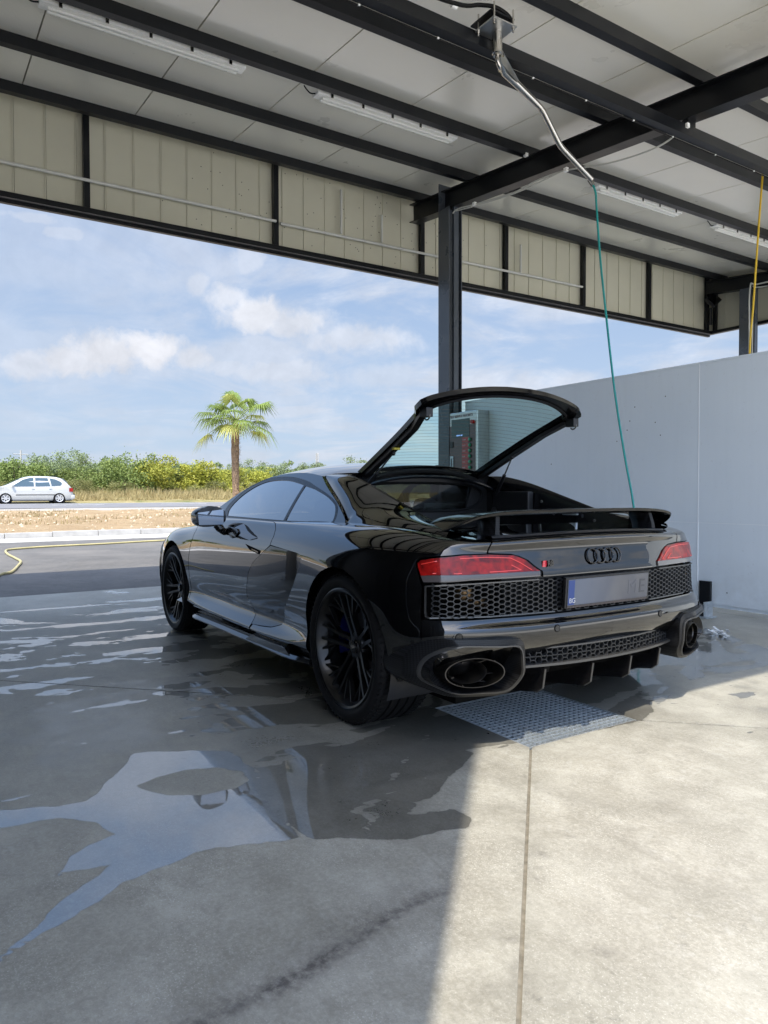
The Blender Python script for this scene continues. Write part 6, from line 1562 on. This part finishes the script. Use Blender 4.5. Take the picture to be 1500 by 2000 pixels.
# ------------------------------------------------------------------ raised hatch
def hatch():
    root = bpy.data.objects.new('engine_hatch', None); C.objects.link(root); root.parent = CAR; root.location = (.70, 0, 1.150)
    a = math.atan2(.34, .75); root.rotation_euler = (0, 0, 0)
    d = Vector((-cos(a), 0, sin(a))); nrm = Vector((sin(a), 0, cos(a)))
    def P(u, y, o=0): 
        crown = .035*(1-(y/.52)**2)-.012*((u/.96)**2)*0
        return d*u+Vector((0, y, 0))+nrm*(crown+o)
    half = [(.0, .455), (.25, .462), (.5, .472), (.70, .492), (.775, .540), (.835, .545), (.875, .50), (.915, .38), (.945, .22), (.957, .08)]
    H = [(p.x, p.y) for p in arc_pts([(u, y, 0) for u, y in half[:4]], 4)]+half[4:6]+[(p.x, p.y) for p in arc_pts([(u, y, 0) for u, y in half[5:]], 4)][1:]
    outer = [(0, 0)]+H; outer = H+[(u, -y) for u, y in H[::-1]]
    ih = [(.045, .395), (.3, .405), (.55, .425), (.74, .452), (.80, .445), (.862, .31), (.892, .15), (.900, .0)]
    ih = [(p.x, p.y) for p in arc_pts([(u, y, 0) for u, y in ih], 4)]; inner = ih[:-1]+[(u, -y) for u, y in ih[::-1]]
    V, T_ = cdt_region(outer, [inner], .025)
    def solid(name, V, T_, o0, o1, mat, rim=True):
        n = len(V); top = [P(u, y, o1) for u, y in V]; bot = [P(u, y, o0) for u, y in V]
        ec = {}
        for t in T_:
            for i in range(3): ec[(int(t[i]), int(t[(i+1) % 3]))] = 1
        be = [(x, y) for (x, y) in ec if (y, x) not in ec]
        Vv = top+bot; F1 = [tuple(int(i) for i in t) for t in T_]; F2 = [tuple(int(i)+n for i in t[::-1]) for t in T_]; F3 = [(x, x+n, y+n, y) for x, y in be]
        return mobj(name, [tuple(v) for v in Vv], F1+F2+F3, mat, root, smooth=True, sharp=30, weld=True)
    solid('hatch_frame', V, T_, -.020, .006, M['gloss_black'])
    # glass, slightly bigger than the opening, sits on top
    V2, T2 = cdt_region([(u*1.0-(.01 if u > .5 else -.005)*-1*0, y) for u, y in inner], [], .06)
    solid('hatch_glass', V2, T2, .0005, .0045, M['hatch_glass'])
    # heater lines
    mb = MB()
    for k in range(22):
        u = .08+k*.0365; w = np.interp(u, [.045, .55, .74, .79, .845, .872], [.38, .41, .435, .41, .28, .13])
        pts = [P(u, y, -.0012) for y in np.linspace(-w, w, 9)]
        for p, q in zip(pts[:-1], pts[1:]): mb.bar(p, q, .0011, .0006, up=nrm)
    tag(mb.build('heater_lines', simple('heater line', (.10, .07, .05), .5), root), kind='stuff')
    # inner structure of the side arms, latch, dampers
    for s in (1, -1):
        mb = MB(); pts = [P(.05, s*.425, -.036), P(.35, s*.433, -.038), (P(.62, s*.45, -.038)), P(.76, s*.490, -.034)]
        for p, q in zip(pts[:-1], pts[1:]): mb.bar(p, q, .038, .020, up=nrm, ext=.004)
        mb.build('hatch_arm', M['black_plastic'], root)
        MB().bevbox(-.03, .03, -.02, .02, -.025, .02, .004).xform(Matrix.Translation(P(.80, s*.50, -.045))).build('hatch_catch', M['black_plastic'], root)
        q = P(.80, s*.50, -.065); MB().tube([q+Vector((0, 0, 0))+d*.022*cos(t)+nrm*.02*sin(t) for t in np.linspace(-.2, -pi+.2, 8)], .004, 6).build('striker', M['trimline'], root, smooth=True)
    mb = MB(); ih2 = [(u, y) for u, y in ih if u > .76]; pts = [P(u+.018, y, -.026) for u, y in ih2]+[P(u+.018, -y, -.026) for u, y in ih2[::-1]]
    mb.tube(pts, .007, 7).build('inner_seal', M['black_rubber'], root, smooth=True)
    MB().bevbox(-.012, .012, -.02, .02, -.006, .006, .002).xform(Matrix.Translation(P(.42, .445, -.052))).build('warning_sticker', simple('yellow sticker', (.35, .30, .02), .5), root)
    # gas struts (part of the car)
    for s in (1, -1):
        A = Vector((.70, 0, 1.15))+P(.36, s*.425, -.05); B_ = Vector((.58, s*.50, 1.045)) if True else None
        g = bpy.data.objects.new('gas_strut', None); C.objects.link(g); g.parent = CAR
        m_ = B_+(A-B_)*.52; MB().tube([B_, m_], .011, 10).build('strut_cylinder', M['black_plastic'], g, smooth=True); MB().tube([m_, A], .0045, 8).build('strut_rod', M['trimline'], g, smooth=True)
        bm = bmesh.new(); bmesh.ops.create_uvsphere(bm, u_segments=10, v_segments=6, radius=.013)
        for v in bm.verts: v.co += A
        MB().bm(bm).build('strut_ball', M['black_plastic'], g, smooth=True)
hatch()
# ------------------------------------------------------------------ rear wing
M['wing'] = simple('gloss black wing', (.004, .004, .0045), .10, spec=.45)
def wing():
    root = bpy.data.objects.new('rear_wing', None); C.objects.link(root); root.parent = CAR
    # span stations: y, leading x, trailing x, z lead, z trail, thickness
    half = [(0,-.37,-.612,.960,.972,.025),(.3,-.365,-.610,.959,.971,.025),(.5,-.348,-.602,.954,.965,.023),(.62,-.322,-.588,.940,.950,.020),(.67,-.302,-.556,.918,.928,.016),(.715,-.287,-.490,.889,.897,.011),(.768,-.268,-.395,.860,.863,.006)]
    S_ = arc_pts([(h[0], h[1], h[2]) for h in half], 3); Z_ = arc_pts([(h[3], h[4], h[5]) for h in half], 3)
    st_ = [(a.x, a.y, a.z, b.x, b.y, b.z) for a, b in zip(S_, Z_)]
    full = [(-y, *r) for y, *r in st_[::-1][:-1]]+st_
    prof = [(0, 0), (.03, .30), (.10, .46), (.35, .50), (.65, .46), (.90, .40), (.985, .34), (1.0, .22)]
    low = [(.985, -.20), (.85, -.30), (.6, -.45), (.3, -.50), (.10, -.42), (.03, -.26)]
    P_ = prof+low; n = len(P_); V = []
    for (y, xl, xt, zl, zt, th) in full:
        for (c, h) in P_: V.append((xl+(xt-xl)*c, y, zl+(zt-zl)*c-.014*sin(pi*c)*0+h*th))
    Fc = [(i*n+j, i*n+(j+1) % n, (i+1)*n+(j+1) % n, (i+1)*n+j) for i in range(len(full)-1) for j in range(n)]+[tuple(range(n)), tuple((len(full)-1)*n+k for k in range(n))[::-1]]
    mobj('wing_blade', V, [f[::-1] for f in Fc], M['wing'], root, smooth=True, sharp=35)
    for s in (1, -1):
        # pylon, leaning
        b0, b1 = (-.455, -.575), (-.43, -.56); V = []
        for (z, (xa, xb), yc, w) in ((.842, b0, .515, .028), (.90, (-.445, -.57), .510, .020), (.952, b1, .500, .020)):
            for (x, k) in ((xa, .2), (xa*.75+xb*.25, 1), (xa*.3+xb*.7, 1), (xb, .55)): V.append((x, s*(yc+w*k), z))
            for (x, k) in ((xb, .55), (xa*.3+xb*.7, 1), (xa*.75+xb*.25, 1), (xa, .2)): V.append((x, s*(yc-w*k), z))
        Fc = [(i*8+j, i*8+(j+1) % 8, (i+1)*8+(j+1) % 8, (i+1)*8+j) for i in range(2) for j in range(8)]+[tuple(range(8))[::-1], tuple(16+k for k in range(8))]
        if s > 0: Fc = [f[::-1] for f in Fc]
        mobj('pylon', V, Fc, M['carbon'], root, smooth=True, sharp=35)
wing()
# carbon ducktail strip on the deck edge
def duck():
    V = []; ts = np.linspace(16.9, 19, 14)
    for t in ts:
        p = Vector(W([t], [10.98])[0]); V += [p+Vector((.05, 0, -.012)), p+Vector((.0, 0, .012)), p+Vector((-.022, 0, .011)), p+Vector((-.028, 0, .003)), p+Vector((-.01, 0, -.014))]
    mb = MB(); mb.add(V, [(i*5+j, (i+1)*5+j, (i+1)*5+j+1, i*5+j+1) for i in range(len(ts)-1) for j in range(4)]).mirror(); orient(mb.build('deck_lip', M['carbon'], CAR, smooth=True, sharp=30, weld=True), (-.4, 0, .7))
duck()
# ------------------------------------------------------------------ mirrors, handles, small trim
for s, mir in ((1, False), (-1, True)):
    R_ = bpy.data.objects.new('door_mirror', None); C.objects.link(R_); R_.parent = CAR
    bm = bmesh.new(); bmesh.ops.create_uvsphere(bm, u_segments=24, v_segments=14, radius=1)
    for v in bm.verts:
        x, y, z = v.co
        f = lambda a, p: math.copysign(abs(a)**p, a)
        x, y, z = f(x, .75), f(y, .7), f(z, .7)
        if x < -.35: x = -.35
        v.co = (1.625+x*.135, 1.005+y*.100+z*.008, .900+z*.060+(.012 if z > 0 else 0)*(1-abs(y))-.010*y)
    MB().bm(bm).build('mirror_shell', M['gloss_black'], R_, smooth=True, sharp=45, flip=mir)
    MB().prism([(1.5755, .925, .853), (1.5755, 1.085, .853), (1.5755, 1.092, .93), (1.5755, .925, .95)], (-.003, 0, 0)).build('mirror_glass', simple('mirror glass', (.25, .27, .3), .02, metal=1), R_, flip=mir)
    mb = MB(); mb.tube(arc_pts([(1.615, .955, .852), (1.605, .935, .825), (1.585, .915, .805), (1.56, .885, .80), (1.50, .875, .795)], 4), [.028]*5+[.024]*6+[.02]*6, 10).build('mirror_arm', M['gloss_black'], R_, smooth=True, flip=mir)
    V = [(1.66, .872, .842), (1.50, .895, .838), (1.36, .900, .832), (1.325, .905, .815), (1.35, .915, .785), (1.42, .918, .775), (1.52, .905, .800), (1.63, .885, .825)]
    mb = MB(); mb.prism([(x, y+.018, z) for x, y, z in V], (0, -.035, 0)).build('mirror_foot', M['gloss_black'], R_, flip=mir)
    # door handle: slot in the crease
    D = bpy.data.objects.new('door_handle', None); C.objects.link(D); D.parent = CAR
    p = lambda x, z, o: tuple(Vector(_sidept(x, z))+Vector((0, o, 0)))
    def _sidept(x, z):
        t, q = W.inv(xz, [(x, z)], sideSel)[0]; return W([t], [q])[0]
    hp = [(1.17, .752), (.93, .728), (.945, .706), (1.09, .722)]
    a = [Vector(_sidept(*h))+Vector((0, .0025, 0)) for h in hp]; MB().add(a+[v-Vector((0, .01, 0)) for v in a], [(0,1,2,3), (7,6,5,4), (0,4,5,1), (1,5,6,2), (2,6,7,3), (3,7,4,0)]).build('handle_slot', M['void'], D, flip=mir)
    hp = [(1.06, .733), (.955, .722), (.955, .714), (1.05, .724)]
    a = [Vector(_sidept(*h))+Vector((0, .006, 0)) for h in hp]; MB().add(a+[v-Vector((0, .006, 0)) for v in a], [(0,1,2,3), (7,6,5,4), (0,4,5,1), (1,5,6,2), (2,6,7,3), (3,7,4,0)]).build('handle_blade', M['gloss_black'], D, flip=mir)
# ------------------------------------------------------------------ underbody, wheel wells, cabin
v = M['void']
def under():
    MB().box(-.40, 3.3, -.60, .60, .13, .20).build('underbody', v, CAR); MB().box(.42, 2.24, -.885, .885, .165, .20).build('floor_pan', v, CAR)
    for s in (1, -1):
        for (cx, cz, r_, y0, y1) in ((0, .345, .385, .58, .925), (2.65, .33, .375, .60, .905)):
            ring = [(cx+r_*cos(radians(a)), cz+r_*sin(radians(a))) for a in np.linspace(-25, 205, 30)]
            V = [(x, s*y1, z) for x, z in ring]+[(x, s*y0, z) for x, z in ring]; n = len(ring); Fc = [(i, i+1, n+i+1, n+i) for i in range(n-1)]+[tuple(range(n, 2*n))]
            mobj('wheel_liner', V, Fc, M['black_plastic'], CAR, smooth=True, sharp=40)
        MB().box(-.50, -.40, s*.60-.22, s*.60+.22, .26, .44).build('rear_splash_panel', v, CAR)
        MB().box(.40, 2.26, s*.80-.02, s*.80+.02, .20, .62).build('inner_sill', v, CAR)
    MB().box(-.48, -.44, -.84, .84, .44, .52).build('rear_cross_panel', v, CAR)
    MB().bevbox(-.50, -.2, -.45, .45, .22, .50, .03).build('gearbox', M['black_plastic'], CAR)
    # cabin
    MB().box(.76, 2.2, -.70, .70, .30, .34).build('cabin_floor', v, CAR)
    MB().bevbox(1.88, 2.25, -.72, .72, .62, .885, .04).build('dashboard', M['leather'], CAR, smooth=True)
    for s in (1, -1):
        S0 = bpy.data.objects.new('seat', None); C.objects.link(S0); S0.parent = CAR
        MB().bevbox(1.05, 1.52, s*.36-.24, s*.36+.24, .40, .56, .05).build('seat_cushion', M['leather'], S0, smooth=True)
        b = MB().bevbox(-.07, .07, -.24, .24, 0, .55, .05).bevbox(-.055, .055, -.13, .13, .53, .68, .04); b.xform(Matrix.Translation((1.03, s*.36, .48)) @ Matrix.Rotation(radians(-14), 4, 'Y')).build('seat_back', M['leather'], S0, smooth=True)
        MB().box(.78, 2.1, s*.74-.01, s*.74+.01, .34, .885).build('door_card', M['leather'], CAR)
    c = Matrix.Translation((1.72, .36, .80)) @ Matrix.Rotation(radians(65), 4, 'Y')
    MB().tube([c @ Vector((.17*cos(t), .17*sin(t), 0)) for t in np.linspace(0, 2*pi, 28, endpoint=False)], .016, 8, closed=True).build('steering_wheel', M['leather'], CAR, smooth=True)
under()
# ------------------------------------------------------------------ wheels
def wheel_parts(rT, w, rR):
    """meshes in wheel space: axis y, outer face at +y = w/2"""
    h = w/2; out = {}
    prof = [(rR-.012, -h*.80), (rR+.006, -h*.93), (rR+.035, -h*1.0), (rT-.032, -h*.99), (rT-.012, -h*.90), (rT-.003, -h*.78)]
    # tread with circumferential grooves
    for g in (-.45, -.15, .15, .45): prof += [(rT, h*(g-.05)), (rT-.008, h*(g-.04)), (rT-.008, h*(g+.04)), (rT, h*(g+.05))]
    prof += [(rT-.003, h*.78), (rT-.012, h*.90), (rT-.032, h*.99), (rR+.035, h*1.0), (rR+.022, h*.985), (rR+.006, h*.93), (rR-.012, h*.80)]
    t = MB().lathe(prof, 96, 'y'); out['tyre'] = t
    blocks = MB()
    for k in range(72):
        for s in (-1, 1):
            a = 2*pi*(k+.25*s)/72; r0 = rT-.006
            c, sn = cos(a), sin(a)
            M4 = Matrix(((c, 0, -sn, 0), (0, 1, 0, 0), (sn, 0, c, 0), (0, 0, 0, 1)))
            b = MB().box(r0-.004, rT+.0012, s*h*.56, s*h*.80, -.009, .009).xform(M4); blocks.add(b.v, b.f)
            b = MB().box(rT-.030, rT-.010+.001, s*h*.80, s*h*.925, -.0045, .0045).xform(M4); blocks.add(b.v, b.f)
    out['tread_blocks'] = blocks
    out['rim'] = MB().lathe([(rR-.028, -h*.75), (rR-.004, -h*.80), (rR-.004, -h*.86), (rR-.020, -h*.86), (rR-.035, -h*.6), (rR-.040, 0), (rR-.034, h*.55), (rR-.018, h*.66), (rR-.010, h*.80), (rR+.002, h*.86), (rR+.004, h*.935), (rR-.003, h*.955), (rR-.012, h*.93), (rR-.022, h*.82), (rR-.034, h*.60)], 72, 'y')
    sp = MB(); N = 10
    yo = h*.80; yh = h*.55
    def spoke(a0, a1, r0, r1, y0, y1, w0, w1, d):
        p = Vector((r0*cos(a0), y0, r0*sin(a0))); q = Vector((r1*cos(a1), y1, r1*sin(a1))); dr = (q-p).normalized(); side = dr.cross(Vector((0, 1, 0))).normalized()
        V = []
        for c, ww in ((p, w0), (q, w1)): V += [c+side*ww*.5-Vector((0, d, 0)), c+side*ww*.36, c-side*ww*.36, c-side*ww*.5-Vector((0, d, 0))]
        sp.add(V, [(0,1,5,4), (1,2,6,5), (2,3,7,6), (3,0,4,7), (0,3,2,1), (4,5,6,7)])
    for k in range(5):
        a = 2*pi*k/5+pi/2
        for s in (-1, 1):
            b = a+s*.20
            # long pair: hub -> knee -> rim
            spoke(a+s*.42, a+s*.17, .050, .135, yh-.01, yh+.012, .026, .022, .028)
            spoke(a+s*.17, a+s*.135, .135, rR-.012, yh+.012, yo, .022, .017, .026)
            # branch from the knee outwards
            spoke(a+s*.17, a+s*.36, .137, rR-.014, yh+.006, yo-.002, .016, .013, .024)
            # outer cross member to the neighbour
            spoke(a+s*.30, a+s*.60, .165, rR-.016, yh+.004, yo-.004, .012, .012, .02)
    sp.lathe([(0, yh-.004), (.030, yh-.004), (.034, yh-.010), (.062, yh-.012), (.072, yh-.03), (.075, yh-.07)], 32, 'y')
    out['spokes'] = sp
    cap = MB().lathe([(0, yh+.003), (.026, yh+.003), (.030, yh-.001), (.031, yh-.008)], 28, 'y'); out['centre_cap'] = cap
    rg = MB()
    for k in range(4):
        c = (k-1.5)*.0105; rg.tube([(c+.0075*cos(t), yh+.004, .0075*sin(t)) for t in np.linspace(0, 2*pi, 14, endpoint=False)], .0009, 5, closed=True)
    out['cap_rings'] = rg
    nut = MB()
    for k in range(5): a = 2*pi*(k+.5)/5+pi/2; nut.cyl((.052*cos(a), yh-.028, .052*sin(a)), (.052*cos(a), yh-.012, .052*sin(a)), .009, 6)
    out['wheel_bolts'] = nut
    return out
def wheels():
    for (cx, r_, w, rR, y) in ((0, .3455, .300, .272, .800), (2.65, .3275, .245, .270, .8225)):
        parts = wheel_parts(r_, w, rR); mats = dict(tyre=M['black_rubber'], tread_blocks=M['black_rubber'], rim=M['rim'], spokes=M['rim'], centre_cap=M['gloss_black'], cap_rings=M['inox'], wheel_bolts=M['bolt'])
        made = None
        for s in (1, -1):
            Wl = bpy.data.objects.new('wheel', None); C.objects.link(Wl); Wl.parent = CAR; Wl.location = (cx, s*y, r_-.002)
            if s < 0: Wl.rotation_euler = (0, 0, pi)
            sp = Matrix.Rotation(radians(9 if cx == 0 else 27), 4, 'Y')
            if made is None:
                made = []
                for k, mb in parts.items():
                    o = mb.build(k, mats[k], Wl, smooth=True, sharp=32)
                    if k in ('spokes', 'centre_cap', 'cap_rings', 'wheel_bolts'): o.rotation_euler = (0, radians(9 if cx == 0 else 27), 0)
                    if k == 'tread_blocks': tag(o, kind='stuff')
                    made.append(o)
            else:
                for o in made: c = o.copy(); C.objects.link(c); c.parent = Wl
            D = MB().lathe([(.06, .0), (.19, .0), (.19, .012), (.06, .012)], 40, 'y', (0, -.0, 0), closed=True); D.build('brake_disc', M['brake'], Wl, smooth=True, sharp=30)
            MB().lathe([(0, .03), (.075, .03), (.08, .01), (.085, -.02)], 24, 'y').build('hub', M['black_plastic'], Wl, smooth=True)
            MB().lathe([(0, -.05), (.225, -.05)], 30, 'y').build('dust_shield', v, Wl)
            # caliper on the forward side (towards +x in world)
            cs = 1 if s > 0 else -1; pts = []
            cal = MB()
            for a0 in np.linspace(-28, 28, 7)[:-1]:
                a1 = a0+56/6; A0, A1 = radians(a0+ (160 if cx > 2 else 8)), radians(a1+(160 if cx > 2 else 8))
                V = []
                for A in (A0, A1):
                    for (rr, yy) in ((.130, .045), (.205, .045), (.212, .03), (.212, -.03), (.130, -.03)): V.append((cs*rr*cos(A), yy, rr*sin(A)))
                cal.add(V, [(j, (j+1) % 5, (j+1) % 5+5, j+5) for j in range(5)]+[(0,1,2,3,4), (9,8,7,6,5)])
            cal.build('caliper', M['caliper'], Wl, smooth=True, sharp=30, weld=True)
wheels()
